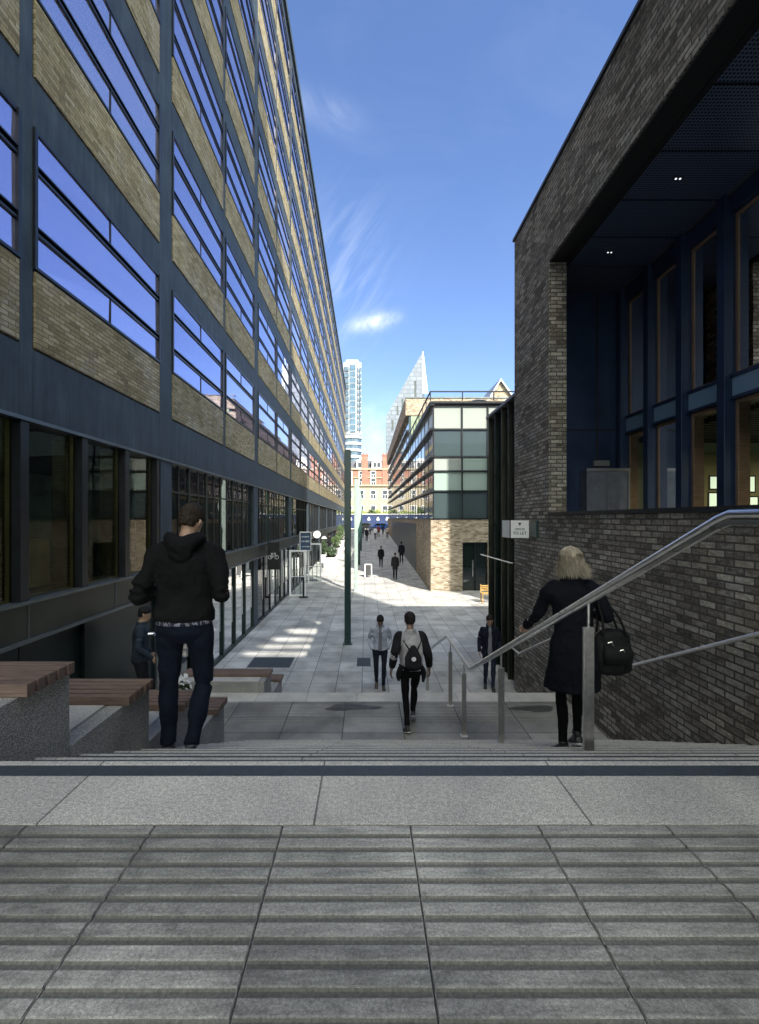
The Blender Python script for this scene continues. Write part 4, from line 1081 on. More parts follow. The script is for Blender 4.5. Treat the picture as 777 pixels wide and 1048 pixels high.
def fabric(name, col, amt=.3, rough=.9, sc=9):
    if name not in cloth:
        m_, nt, b = mat(name)
        n = noise_tex(nt, sc, 5, .6); r = ramp(nt, n.outputs[0], [(.3, tuple(c*(1-amt) for c in col)), (.7, tuple(c*(1+amt) for c in col))])
        nt.links.new(r.outputs[0], b.inputs['Base Color']); b.inputs['Roughness'].default_value = rough
        b.inputs['Sheen Weight'].default_value = .0; b.inputs['Specular IOR Level'].default_value = .18
        w = noise_tex(nt, 420, 2, .6); n9 = noise_tex(nt, 22, 4, .6)
        h = math_n(nt, 'ADD', math_n(nt, 'MULTIPLY', w.outputs[0], .12), n9.outputs[0]); bump(nt, b, h, .55, .008)
        cloth[name] = m_
    return cloth[name]
def skinmat(name, col):
    if name not in cloth:
        m_, nt, b = mat(name); n = noise_tex(nt, 25, 4, .6)
        r = ramp(nt, n.outputs[0], [(.3, tuple(c*.85 for c in col)), (.7, tuple(c*1.1 for c in col))]); nt.links.new(r.outputs[0], b.inputs['Base Color'])
        b.inputs['Roughness'].default_value = .5; b.inputs['Subsurface Weight'].default_value = .08; b.inputs['Subsurface Radius'].default_value = (.01, .004, .002)
        cloth[name] = m_
    return cloth[name]

def person(loc, heading, h, label, pose=None, st=None, vox=.008, group=None):
    P_ = dict(lean=3, hipL=(-.095, 0, .92), hipR=(.095, 0, .92), kneeL=(-.10, .05, .50), kneeR=(.10, .05, .50), ankL=(-.10, 0, .09), ankR=(.10, 0, .09),
              toeL=(-.12, .17, .03), toeR=(.12, .17, .03), shL=(-.175, 0, 1.41), shR=(.175, 0, 1.41), elL=(-.225, -.03, 1.13), elR=(.225, -.03, 1.13),
              wrL=(-.235, .08, .88), wrR=(.235, .08, .88), handL=None, handR=None, curl=.7, pitch=8, yaw=0, roll=0, hideL=False, hideR=False)
    P_.update(pose or {})
    S = dict(skin=(.42, .26, .19), hair=(.02, .014, .01), hairstyle='short', top=(.02, .02, .022), trousers=(.015, .018, .025), shoe=(.02, .02, .02), sole=(.5, .5, .5), hem=.84, flare=0, bulk=1.0, collar='plain', legw=1.0, shirt=None, sleeve=1.0, topname='jacket')
    S.update(st or {})
    s = h/1.75; c, sn = math.cos(heading), math.sin(heading); L = Vector(loc)
    root = empty('person', loc, label, 'person', group)
    def T(p): x, y, z = p[0]*s, p[1]*s, p[2]*s; return Vector((L.x+x*c-y*sn, L.y+x*sn+y*c, L.z+z))
    def V(p): x, y, z = p[0]*s, p[1]*s, p[2]*s; return Vector((x*c-y*sn, x*sn+y*c, z))
    hc = [(P_['hipL'][i]+P_['hipR'][i])/2 for i in range(3)]
    la = R(P_['lean'])
    def lean(p):
        y, z = p[1], p[2]-(hc[2]+.03); k = min(1, max(0, z/.12)); a = la*k
        return (p[0]+hc[0], hc[1]+y*math.cos(a)+z*math.sin(a), hc[2]+.03+z*math.cos(a)-y*math.sin(a))
    dz = hc[2]-.92
    def ring(mb_rings, x, y, z, rx, ry, tilt=True):
        mb_rings.append((T(lean((x, y, z+dz))), V((rx, 0, 0)), V((0, ry*math.cos(la*.7), -ry*math.sin(la*.7)))))
    def limb(mb, pts, n=5, seg=14, flat=1.0):
        q = cat(pts, n); mb.tube([T(p[:3]) for p in q], [p[3]*s for p in q], seg)
    sk = skinmat('skin_%02d' % int(S['skin'][0]*100), S['skin'])
    # shoulders follow the lean
    shL, shR = lean((P_['shL'][0], P_['shL'][1], P_['shL'][2]+dz)), lean((P_['shR'][0], P_['shR'][1], P_['shR'][2]+dz))
    nk = lean((0, -.005, 1.49+dz)); 
    # head transform
    hb = lean((0, .012, 1.522+dz)); rot = Matrix.Rotation(R(-P_['yaw']), 3, 'Z') @ Matrix.Rotation(R(-P_['pitch']), 3, 'X') @ Matrix.Rotation(R(P_['roll']), 3, 'Y')
    def H(p): v = rot @ Vector(p); return (hb[0]+v.x, hb[1]+v.y, hb[2]+v.z)
    def HV(p): v = rot @ Vector(p); return V(v)
    body = MB()
    rg = []
    for (z, rx, ry) in ((.80, .09, .07), (.88, .155, .10), (.95, .16, .105), (1.05, .135, .09), (1.15, .13, .09), (1.28, .15, .10), (1.38, .15, .095), (1.43, .115, .075), (1.48, .07, .065), (1.52, .055, .058)): ring(rg, 0, 0, z, rx, ry)
    rg.append((T(H((0, .005, .05))), HV((.052, 0, 0)), HV((0, .058, 0))))
    body.loft(rg, 20)
    hr = [(.0, .028, .03, .052), (.015, .045, .05, .038), (.05, .056, .074, .018), (.09, .068, .088, .004), (.13, .074, .094, 0), (.165, .073, .093, -.004), (.195, .06, .078, -.006), (.213, .038, .05, -.006), (.22, .012, .016, -.006)]
    body.loft([(T(H((0, yo, z))), HV((rx, 0, 0)), HV((0, ry, 0))) for z, rx, ry, yo in hr], 20)
    q = [((0, .092, .115), .007), ((0, .103, .09), .011), ((0, .112, .072), .013), ((0, .098, .066), .012)]
    body.tube([T(H(p)) for p, r in q], [r*s for p, r in q], 8)
    body.tube([T(H((-.02, .086, .040))), T(H((0, .094, .040))), T(H((.02, .086, .040)))], [.006*s, .009*s, .006*s], 8)
    for sx in (-1, 1):
        body.tube([T(H((sx*.074, -.004, .075))), T(H((sx*.083, -.012, .10))), T(H((sx*.080, -.012, .125)))], [.008*s, .012*s, .009*s], 8)
    for sd, sh, el, wr, hd, hide in (('L', shL, P_['elL'], P_['wrL'], P_['handL'], P_['hideL']), ('R', shR, P_['elR'], P_['wrR'], P_['handR'], P_['hideR'])):
        limb(body, [(sh[0]*.7, sh[1], sh[2]-.02, .038), (sh[0], sh[1], sh[2]-.02, .038), (*[(sh[i]+el[i])/2 for i in range(3)], .044), (*el, .036), (*[(el[i]*.6+wr[i]*.4) for i in range(3)], .036), (*wr, .025)])
        sx = -1 if sd == 'L' else 1
        if hide: continue
        d = Vector(hd[0]).normalized() if hd else (Vector(wr)-Vector(el)).normalized()*.9+Vector((0, .0, -.3)); d.normalize()
        nrm = Vector(hd[1]).normalized() if hd else Vector((-sx, .25, 0)); nrm = (nrm-d*nrm.dot(d)).normalized(); side = d.cross(nrm)  # across the knuckles
        cu = hd[2] if hd else P_['curl']
        w = Vector(wr); pm = w+d*.05; kn = w+d*.095
        body.loft([(T(w-d*.01), V(side*.026), V(nrm*.018)), (T(w+d*.03), V(side*.034), V(nrm*.016)), (T(w+d*.07), V(side*.041), V(nrm*.015)), (T(kn), V(side*.040), V(nrm*.011))], 14)
        fw = Vector((0, 1, 0)); ts = 1 if side.dot(fw) > 0 else -1
        for k, ln in enumerate((.072, .082, .076, .060)):
            off = (1.5-k)*.021*ts
            p0 = kn-d*.02+side*off; p1 = kn+side*off; pts = [p0, p1]; ang = 0; cur = p1
            for f_, part in ((.42, .9), (.33, 1.1), (.25, .8)):
                ang += cu*part*.8; dr = d*math.cos(ang)+nrm*math.sin(ang); cur = cur+dr*ln*f_; pts.append(cur)
            body.tube([T(p) for p in pts], [.0095*s, .0098*s, .009*s, .0085*s, .007*s], 8)
        tb = w+d*.025+side*.028*ts; pts = [tb, tb+(d*.5+side*.7*ts+nrm*.25).normalized()*.035, tb+(d*.5+side*.7*ts+nrm*.25).normalized()*.035+(d*.9+nrm*.5*(cu+.3)).normalized()*.032, tb+(d*.5+side*.7*ts+nrm*.25).normalized()*.035+(d*.8+nrm*.7*(cu+.3)).normalized()*.055]
        body.tube([T(p) for p in pts], [.014*s, .012*s, .010*s, .008*s], 8)
    def leg(mb, sd, k):
        hp, kn, an = P_['hip'+sd], P_['knee'+sd], P_['ank'+sd]; md = lambda a, b, t: tuple(a[i]*(1-t)+b[i]*t for i in range(3))
        return hp, kn, an, md
    for sd in 'LR':
        hp, kn, an, md = leg(body, sd, 1)
        cf = md(kn, an, .35)
        lk = .9*min(1, S['legw'])
        limb(body, [(*hp, .075), (*md(hp, kn, .5), .068*lk), (*kn, .048*lk), (cf[0], cf[1]-.012, cf[2], .05*lk), (*md(kn, an, .8), .034*lk), (*an, .032*lk)])
    finish(body, 'body', sk, root, vox, 3)
    near = vox < .012
    # trousers
    if S['trousers']:
        tm_ = fabric('cloth_t_%d_%d_%d' % tuple(int(v*1000) for v in S['trousers']), S['trousers'])
        tr = MB(); lw = S['legw']
        for sd in 'LR':
            hp, kn, an, md = leg(tr, sd, 1); cf = md(kn, an, .35)
            limb(tr, [(hp[0]*.9, hp[1]-.01, hp[2]+.02, .098), (*md(hp, kn, .25), .094*lw), (*md(hp, kn, .6), .078*lw), (*kn, .064*lw), (cf[0], cf[1]-.012, cf[2], .064*lw), (*md(kn, an, .75), .052*lw), (*md(kn, an, .97), .052*lw)])
        rg = []
        for (z, rx, ry, y) in ((.80, .12, .09, -.01), (.87, .178, .125, -.015), (.93, .182, .125, -.012), (1.0, .165, .112, -.003), (1.05, .155, .104, 0)): ring(rg, 0, y, z, rx, ry)
        tr.loft(rg, 20)
        finish(tr, 'trousers', tm_, root, vox*1.2, 4, .028*s if near else .01, tx_fold)
    # shoes
    shm = plain('shoe_leather_%d' % int(S['shoe'][0]*100), S['shoe'], .45) if 1 else None
    for sd in 'LR':
        an, to = Vector(P_['ank'+sd]), Vector(P_['toe'+sd]); f = (to-an); f2 = Vector((f.x, f.y, f.z)); ln = f2.length
        ax = f2.normalized(); dn = Vector((0, 0, -1)); dn = (dn-ax*dn.dot(ax)).normalized(); sdv = ax.cross(dn)
        q = MB()
        heel = an+dn*.055-ax*.055
        pr = ((0, .028, .030), (.03, .036, .042), (.09, .038, .046), (.15, .044, .034), (.21, .046, .026), (.25, .036, .020), (.268, .015, .010))
        q.loft([(T(heel+ax*t-dn*(hh-.03)), V(sdv*w_), V(dn*hh)) for t, w_, hh in pr], 14)
        q.tube([T(an+Vector((0, 0, .03))), T(an), T(an+dn*.03)], [.040*s, .042*s, .045*s], 10)
        so = finish(q, 'shoe', shm, root, vox*1.1, 2)
        q = MB(); q.loft([(T(heel+ax*t+dn*.028), V(sdv*(w_+.004)), V(dn*.009)) for t, w_, hh in pr], 12)
        if near: sl = q.build('sole', plain('shoe_sole', S['sole'], .7), None, origin=wloc(root), smooth=True); sl.parent = so; sl.location = (0, 0, 0)
    # top garment
    b_ = S['bulk']; hem = S['hem']; fl = S['flare']
    jm = fabric('cloth_j_%d_%d_%d' % tuple(int(v*1000) for v in S['top']), S['top'])
    jk = MB(); rg = []
    zs = [(hem, .185+fl, .135+fl*.8), (hem+.03, .188+fl*.9, .137+fl*.7)]
    if hem < .80: zs += [((hem+.95)/2, .187+fl*.5, .136+fl*.4)]
    zs += [(max(hem+.06, .95), .185+fl*.15, .132+fl*.1), (1.06, .170, .125), (1.16, .168, .125), (1.28, .182, .130), (1.37, .184, .122), (1.42, .158, .10), (1.455, .112, .085), (1.49, .080, .080), (1.515, .068, .074)]
    for z, rx, ry in zs: ring(rg, 0, -.004, z, rx*b_, ry*b_)
    jk.loft(rg, 24)
    for sd, sh, el, wr in (('L', shL, P_['elL'], P_['wrL']), ('R', shR, P_['elR'], P_['wrR'])):
        md = lambda a, b, t: tuple(a[i]*(1-t)+b[i]*t for i in range(3))
        limb(jk, [(sh[0]*.62, sh[1], sh[2]+.008, .060*b_), (sh[0]*.96, sh[1], sh[2]-.010, .066*b_), (*md(sh, el, .4), .060*b_), (*el, .052*b_), (*md(el, wr, .5), .047*b_), (*md(el, wr, S['sleeve']), .038*b_)])
    if S['collar'] == 'hood':
        pts = [(-.085, .06, 1.49, .026), (-.105, -.02, 1.505, .040), (-.080, -.085, 1.495, .052), (0, -.13, 1.445, .066), (.080, -.085, 1.495, .052), (.105, -.02, 1.505, .040), (.085, .06, 1.49, .026)]
        qq = cat([(*lean((p[0], p[1], p[2]+dz)), p[3]) for p in pts], 4); jk.tube([T(p[:3]) for p in qq], [p[3]*s for p in qq], 12)
        pts = [(-.06, -.125, 1.42, .04), (0, -.135, 1.385, .045), (.06, -.125, 1.42, .04)]
        qq = cat([(*lean((p[0], p[1], p[2]+dz)), p[3]) for p in pts], 3); jk.tube([T(p[:3]) for p in qq], [p[3]*s for p in qq], 10)
    elif S['collar'] == 'collar':
        pts = [(-.04, .085, 1.45, .014), (-.075, .02, 1.50, .018), (-.05, -.06, 1.525, .02), (0, -.075, 1.53, .02), (.05, -.06, 1.525, .02), (.075, .02, 1.50, .018), (.04, .085, 1.45, .014)]
        qq = cat([(*lean((p[0], p[1], p[2]+dz)), p[3]) for p in pts], 4); jk.tube([T(p[:3]) for p in qq], [p[3]*s for p in qq], 8)
    finish(jk, S['topname'], jm, root, vox*1.1, 4, (.05*s if near else .014), tx_fold)
    if S['shirt']:
        q = MB(); rg = []
        for z, rx, ry in ((max(hem, .86), .075, .152), (1.1, .062, .142), (1.3, .06, .142), (1.42, .05, .118), (1.50, .035, .088)): ring(rg, 0, .0, z, rx, ry*b_)
        q.loft([(c_+V((0, .012, 0)), u, v) for c_, u, v in rg], 14)
        finish(q, 'shirt', fabric('cloth_s_%d_%d_%d' % tuple(int(v*1000) for v in S['shirt']), S['shirt']), root, vox*1.1, 2)
    if S['hem'] > .86 and S.get('waist'):
        q = MB(); rg = []
        for z in (.925, .945, .965): ring(rg, 0, -.008, z, .186, .133)
        q.loft(rg, 24); q.build('waistband', S['waist'], None, origin=wloc(root), smooth=True).parent = root
        [o_ for o_ in kids(root) if o_.name.startswith('waistband')][0].location = (0, 0, 0)
    # hair
    hm_name = 'hair_%d' % int(S['hair'][0]*1000)
    if hm_name not in cloth:
        m_, nt, b = mat(hm_name); n = noise_tex(nt, 60, 4, .7, map_scale=(1, 1, .12)); r = ramp(nt, n.outputs[0], [(.3, tuple(v*.55 for v in S['hair'])), (.7, tuple(min(1, v*1.5) for v in S['hair']))])
        nt.links.new(r.outputs[0], b.inputs['Base Color']); b.inputs['Roughness'].default_value = .75; b.inputs['Specular IOR Level'].default_value = .3; bump(nt, b, n.outputs[0], .9, .006); cloth[hm_name] = m_
    hm = cloth[hm_name]
    q = MB()
    if S['hairstyle'] in ('short', 'quiff'):
        up = .018 if S['hairstyle'] == 'quiff' else .006
        for z, rx, ry, yo in (): pass
        hs = [(.06, .050, .050, -.045), (.085, .068, .068, -.032), (.12, .0785, .086, -.017), (.15, .083, .100, -.008), (.18, .082, .102, -.004), (.207, .071, .088+up*.3, .0), (.229, .050, .062+up*.3, .002), (.240+up, .022, .028, .004)]
        q.loft([(T(H((0, yo, z))), HV((rx, 0, 0)), HV((0, ry, 0))) for z, rx, ry, yo in hs], 20)
        finish(q, 'hair', hm, root, .007 if near else vox, 1, .022*s if near else .0, tx_hair)
    else:
        hs = [(-.02, .052, .045, -.04), (.005, .066, .055, -.036), (.05, .076, .070, -.028), (.10, .081, .086, -.018), (.15, .088, .101, -.006), (.19, .075, .09, -.004), (.215, .050, .062, -.004), (.232, .016, .02, -.004)]
        q.loft([(T(H((0, yo, z))), HV((rx, 0, 0)), HV((0, ry, 0))) for z, rx, ry, yo in hs], 20)
        ho = finish(q, 'hair', hm, root, .008 if near else vox, 2, .018*s, tx_hair)
        if near:
            q = MB(); rnd = random.Random(5)
            for k in range(1500):
                a = rnd.uniform(math.radians(115), math.radians(425)); # around the back and the sides
                ca, sa = math.cos(a), math.sin(a)
                if sa > .55: continue
                L_ = rnd.uniform(.19, .275); pts = []
                r0 = rnd.uniform(.95, 1.07)
                fly = rnd.random()**4*.05
                for i in range(8):
                    t = i/7; z = .225-(L_)*t**1.05
                    # follow the skull then fall and flip outwards at the ends
                    prof_r = .03+.066*min(1, (t*3.2)**.6) if t < .33 else .094+.004*math.sin(t*6+k)-.012*(t-.33)
                    fl_ = (.045*(t-.7)/.3 if t > .7 else 0)*(.2+.8*abs(math.sin(k*.37)))*(1.5 if ca > 0 else .5)+fly*t*t
                    pts.append(T(H((ca*(prof_r*r0+fl_)*.90, -.014+sa*(prof_r*1.04*r0+fl_), z))))
                q.tube(pts, [.0013]*7+[.0004], 3, cap=False)
            st_ = q.build('strands', hm, None, origin=wloc(root), smooth=True); st_.parent = ho; st_.location = (0, 0, 0)
    # eyes (front side only)
    if near or P_.get('face'):
        for sx in (-1, 1):
            q = MB(); q.ball(T(H((sx*.03, .083, .105))), .0085*s, 8); q.build('eye', plain('eye', (.05, .03, .02), .2), None, origin=wloc(root), smooth=True).parent = root
    for o_ in kids(root):
        if o_.name.split('.')[0] in ('eye', 'waistband'): o_.location = (0, 0, 0)
    return root, T, V, lean

# plaid underwear/shirt strip
wm, nt, b = mat('plaid_waistband'); nn = noise_tex(nt, 28, 1, .5, map_scale=(1, 1, .4)); rr = ramp(nt, nn.outputs[0], [(.42, (.03, .03, .05)), (.5, (.35, .36, .45)), (.58, (.04, .04, .06))], 'CONSTANT'); nt.links.new(rr.outputs[0], b.inputs['Base Color'])

# 1 man in the hoodie, walking down, texting
zt5 = TOPZ-RH*5
person((-1.33, 3.33, zt5), R(2), 1.85, 'man from behind in black hoodie and dark jeans on the steps at left',
       dict(lean=4, kneeL=(-.11, .02, .50), ankL=(-.10, -.02, .09), toeL=(-.13, .15, .035), kneeR=(.115, .06, .50), ankR=(.09, -.13, .13), toeR=(.12, .02, .035),
            elL=(-.285, -.07, 1.13), elR=(.28, -.06, 1.14), wrL=(-.17, .20, 1.13), wrR=(.14, .22, 1.15), shL=(-.192, 0, 1.415), shR=(.192, 0, 1.415), pitch=24, yaw=14,
            handL=((.6, .6, .25), (0, .1, 1), .6), handR=((-.6, .6, .25), (0, .1, 1), .6)),
       dict(top=(.0065, .0065, .0075), trousers=(.007, .011, .022), hair=(.022, .014, .009), hairstyle='quiff', skin=(.40, .25, .18), hem=.945, flare=.0, bulk=1.10, collar='hood', topname='hoodie', legw=1.0, shoe=(.04, .05, .06), waist=wm), vox=.007)
# 2 woman with the blonde hair
zt6 = TOPZ-RH*6
person((1.66, 3.66, zt6), R(0), 1.67, 'woman with blonde hair and dark coat, left hand on the rail, from behind',
       dict(lean=3, kneeL=(-.08, .05, .50), ankL=(-.08, -.0, .09), toeL=(-.14, .16, .03), kneeR=(.09, .12, .51), ankR=(.09, .12, .12), toeR=(.12, .29, .04),
            elL=(-.245, .16, 1.14), wrL=(-.262, .375, 1.0), handL=((-.02, .92, -.30), (.25, -.1, -1), 1.25), elR=(.27, -.05, 1.17), wrR=(.24, .15, 1.15), handR=((-.3, .5, .8), (-1, 0, 0), 1.1), pitch=6, yaw=-4),
       dict(top=(.0040, .0050, .0090), trousers=(.004, .004, .005), hair=(.40, .345, .265), hairstyle='long', skin=(.5, .34, .26), hem=.56, flare=.055, bulk=.97, collar='collar', topname='coat', legw=.72, shoe=(.015, .015, .018)), vox=.0065)
# her shoulder bag
bx, by_, bz = 1.66+.30, 3.66-.03, zt6+.86
t = empty('shoulder_bag', (bx, by_, bz-.2), 'large black leather bag with silver buckles on the shoulder of the blonde woman', 'bag')
lm = plain('black_leather', (.006, .006, .007), .8, 0, 30, .3, .006, spec=.3)
q = MB()
rg = []
for z, w, d in ((-.19, .12, .07), (-.17, .150, .09), (-.08, .158, .10), (.03, .150, .09), (.11, .125, .065), (.15, .085, .035)):
    ring_ = []; rg.append(((bx, by_, bz+z), (w, 0, 0), (0, d, 0)))
q.loft(rg, 24); body_o = finish(q, 'bag_body', lm, t, .009, 3, .045, tx_fold)
for sy in (-.06, .05):
    q = MB(); pts = cat([(bx-.10, by_+sy, bz+.12), (bx-.10, by_+sy*.6, bz+.26), (bx-.13, by_+sy*.3, bz+.40), (bx-.06, by_+sy*.5, bz+.36), (bx+.02, by_+sy, bz+.26), (bx+.08, by_+sy, bz+.11)], 4); q.tube(pts, .010, 8); q.build('strap', lm, t, smooth=True)
for (dx, dz) in ((-.07, .06), (.02, .0), (.04, -.04)):
    q = MB(); n = 12; cx, cz = bx+dx, bz+dz; q.tube([(cx-.022, by_-.108, cz+.012), (cx+.005, by_-.115, cz+.022), (cx+.02, by_-.113, cz-.008)], .005, 6); q.build('buckle', M['steel'], t)
q = MB(); rg = []
q.loft([((bx, by_-.085, bz-.10), (.11, 0, 0), (0, .03, 0)), ((bx, by_-.10, bz-.02), (.12, 0, 0), (0, .03, 0)), ((bx, by_-.075, bz+.05), (.10, 0, 0), (0, .02, 0))], 16); q.build('pocket', lm, t, smooth=True)

# 3 man with a backpack, on the landing
r3, T3, V3, l3 = person((.655, 6.72, LANDZ), R(3), 1.73, 'person from behind in a grey and black top with a backpack crossing the landing',
       dict(lean=4, hipL=(-.09, .02, .92), hipR=(.09, .02, .92), kneeL=(-.075, .02, .50), ankL=(-.06, -.06, .10), toeL=(-.09, .11, .03), kneeR=(.085, .20, .55), ankR=(.07, .22, .20), toeR=(.09, .36, .10),
            elL=(-.255, -.06, 1.14), wrL=(-.285, .05, .90), elR=(.255, -.05, 1.14), wrR=(.295, .06, .90), pitch=10, curl=.6),
       dict(top=(.34, .33, .34), trousers=(.006, .006, .007), hair=(.014, .010, .010), hairstyle='short', skin=(.30, .19, .14), hem=.90, bulk=1.0, collar='plain', topname='sweater', legw=.8, shoe=(.03, .03, .03), sleeve=.85), vox=.011)
# black sleeves over the pale body of the top
sl = MB()
for sh, el, wr in (((-.172, .0, 1.40), (-.255, -.06, 1.14), (-.285, .05, .90)), ((.172, .0, 1.40), (.255, -.05, 1.14), (.295, .06, .90))):
    md = lambda a, b, t_: tuple(a[i]*(1-t_)+b[i]*t_ for i in range(3))
    qq = cat([(*l3((sh[0]*.72, sh[1], sh[2]+.012)), .066), (*l3(sh), .076), (*md(l3(sh), el, .5), .073), (*el, .068), (*md(el, wr, .75), .050)], 4); sl.tube([T3(p[:3]) for p in qq], [p[3] for p in qq], 12)
finish(sl, 'sleeves', fabric('black_sleeves', (.014, .014, .016)), r3, .012, 3, .012, tx_fold)
sl = MB()   # jacket tied round the waist
for p in ([(-.17, .0, .99, .02), (-.10, -.11, .97, .03), (0, -.135, .96, .03), (.10, -.11, .97, .03), (.17, 0, .99, .02)], [(-.16, -.07, .97, .035), (-.19, -.06, .86, .035), (-.18, -.05, .76, .02)], [(.16, -.07, .97, .035), (.19, -.06, .86, .035), (.18, -.05, .74, .02)]):
    qq = cat(p, 4); sl.tube([T3(l3(v[:3])) for v in qq], [v[3]*1.1 for v in qq], 10)
finish(sl, 'tied_jacket', fabric('black_sleeves', (.014, .014, .016)), r3, .012, 3, .015, tx_fold)
bp = empty('backpack', (.655, 6.5, LANDZ+.95), 'pale grey rucksack with a dark lower pocket and round white badge on the walker\'s back', 'backpack')
def B3(x, y, z): return T3(l3((x, y, z)))
q = MB(); q.loft([(B3(0, -.20, z), V3((w, 0, 0)), V3((0, d, 0))) for z, w, d in ((1.0, .10, .05), (1.03, .145, .085), (1.2, .155, .10), (1.36, .145, .09), (1.43, .11, .06), (1.45, .06, .03))], 20)
finish(q, 'main_bag', fabric('pale_grey_bag', (.42, .40, .41)), bp, .012, 3, .015, tx_fold)
q = MB(); q.loft([(B3(0, -.275, z), V3((w, 0, 0)), V3((0, d, 0))) for z, w, d in ((1.0, .09, .03), (1.03, .125, .045), (1.15, .125, .05), (1.25, .08, .04), (1.33, .03, .03))], 18)
finish(q, 'pocket', fabric('charcoal_bag', (.022, .022, .026)), bp, .012, 3, .008, tx_fold)
for s_ in (-1, 1):
    q = MB(); q.tube([B3(s_*.13, -.22, 1.38), B3(s_*.06, -.31, 1.27), B3(s_*.04, -.335, 1.12)], .011, 8); q.build('strap', fabric('charcoal_bag', (.022, .022, .026)), bp)
q = MB(); c_ = B3(0, -.335, 1.14); q.tube([c_, c_+Vector((0, -.008, 0))], .032, 16); q.build('badge', M['white'], bp)

# 4 man in the pale jacket, facing the camera, looking down
person((fx(389, 10.62), 10.62, 0), R(182), 1.76, 'man in open pale grey jacket looking down with hands in pockets',
       dict(lean=3, kneeL=(-.09, .06, .5), ankL=(-.08, .0, .09), toeL=(-.10, .17, .03), kneeR=(.09, .04, .5), ankR=(.07, -.14, .13), toeR=(.09, .02, .04), elL=(-.25, -.07, 1.14), elR=(.25, -.07, 1.14), wrL=(-.185, .09, .95), wrR=(.185, .09, .95), pitch=32, face=True, hideL=True, hideR=True),
       dict(top=(.42, .45, .54), trousers=(.014, .018, .03), shirt=(.20, .20, .24), hair=(.012, .010, .010), skin=(.25, .15, .11), hem=.93, flare=.012, collar='collar', legw=.85, shoe=(.05, .04, .03)), vox=.011)
# 5 man in the dark blazer at right
person((fx(501, 10.6), 10.6, 0), R(172), 1.74, 'man in a dark blazer over a grey shirt walking towards the stairs behind the handrail',
       dict(lean=3, kneeL=(-.08, .07, .51), ankL=(-.07, .10, .11), toeL=(-.09, .27, .04), kneeR=(.08, .0, .5), ankR=(.08, -.12, .11), toeR=(.10, .04, .035), elL=(-.235, .0, 1.14), wrL=(-.20, .16, .96), elR=(.235, -.02, 1.14), wrR=(.235, .11, .91), pitch=12, face=True),
       dict(top=(.012, .015, .028), trousers=(.02, .028, .05), shirt=(.22, .23, .26), hair=(.018, .012, .01), skin=(.38, .23, .17), hem=.84, flare=.01, collar='collar', topname='blazer', legw=.85), vox=.011)
# 6 man by the doors at left
person((-3.62, 7.3, LANDZ), R(-70), 1.72, 'man in a black cap and dark jacket standing by the dark doors behind the benches',
       dict(lean=2, elR=(.25, .0, 1.13), wrR=(.20, .20, .94), elL=(-.25, -.03, 1.13), wrL=(-.24, .12, .92), pitch=14),
       dict(top=(.030, .042, .058), trousers=(.015, .016, .02), hair=(.010, .010, .011), skin=(.42, .27, .18), hem=.88, topname='jacket'), vox=.012)

# far walkers
fars = [
 (390, 34.8, 1.62, 185, (.012, .012, .014), (.015, .015, .015), .70, 'far walker in black, the left one of three in mid street', (.25, .15, .11)),
 (404.5, 29.2, 1.72, 0, (.02, .018, .02), (.012, .012, .014), .70, 'far walker in a dark coat from behind, nearest of the three in mid street', (.3, .2, .15)),
 (411, 37.0, 1.76, 5, (.012, .014, .02), (.012, .012, .016), .84, 'far walker in dark clothes beside the pavilion\'s black gate', (.3, .2, .15)),
 (384.3, 61.0, 1.74, 0, (.75, .76, .78), (.03, .03, .05), .86, 'distant walker in a white shirt and dark trousers', (.4, .26, .2)),
 (375.5, 58.0, 1.72, 180, (.02, .02, .03), (.02, .02, .03), .80, 'distant walker in black beside the row of columns', (.4, .26, .2)),
 (396.5, 63.0, 1.70, 0, (.45, .36, .30), (.05, .05, .06), .84, 'distant walker in a tan top near the far end of the pavilion wall', (.4, .26, .2)),
 (379, 70.0, 1.70, 180, (.18, .22, .35), (.03, .03, .05), .84, 'distant walker in a blue top close to the road', (.4, .26, .2)),
 (337.5, 46.0, 1.75, 30, (.012, .012, .014), (.012, .012, .014), .80, 'person in black standing among the planters by the left building', (.3, .2, .15)),
 (387.5, 66.0, 1.72, 10, (.25, .05, .05), (.03, .03, .05), .84, 'distant walker in a dark red top near the road', (.4, .26, .2)),
 (371.5, 64.0, 1.78, 170, (.10, .11, .12), (.02, .02, .03), .84, 'distant walker in a grey top close behind the pale column', (.4, .26, .2)),
 (392.0, 71.0, 1.70, 0, (.03, .05, .12), (.02, .02, .03), .80, 'distant walker in a navy coat about to reach the road', (.3, .2, .15)),
 (330.5, 39.5, 1.74, 200, (.015, .015, .018), (.02, .02, .03), .84, 'person in black under the small black hanging sign', (.4, .26, .2)),
 (344, 52.0, 1.72, 200, (.02, .02, .03), (.012, .012, .014), .80, 'second person in black farther along the left building', (.3, .2, .15)),
]
for px, y, h, hd, top, trs, hem, lab, sk_ in fars:
    sg = random.choice((-1, 1))
    person((fx(px, y), y, gz(y)), R(hd), h, lab, dict(lean=3, kneeL=(-.08, .10*sg+.03, .5), ankL=(-.07, .18*sg, .10), toeL=(-.08, .18*sg+.16, .04), kneeR=(.08, -.06*sg+.03, .5), ankR=(.07, -.18*sg, .11), toeR=(.08, -.18*sg+.16, .04)),
           dict(top=top, trousers=trs, hem=hem, skin=sk_, hair=(.015, .012, .01)), vox=.02)

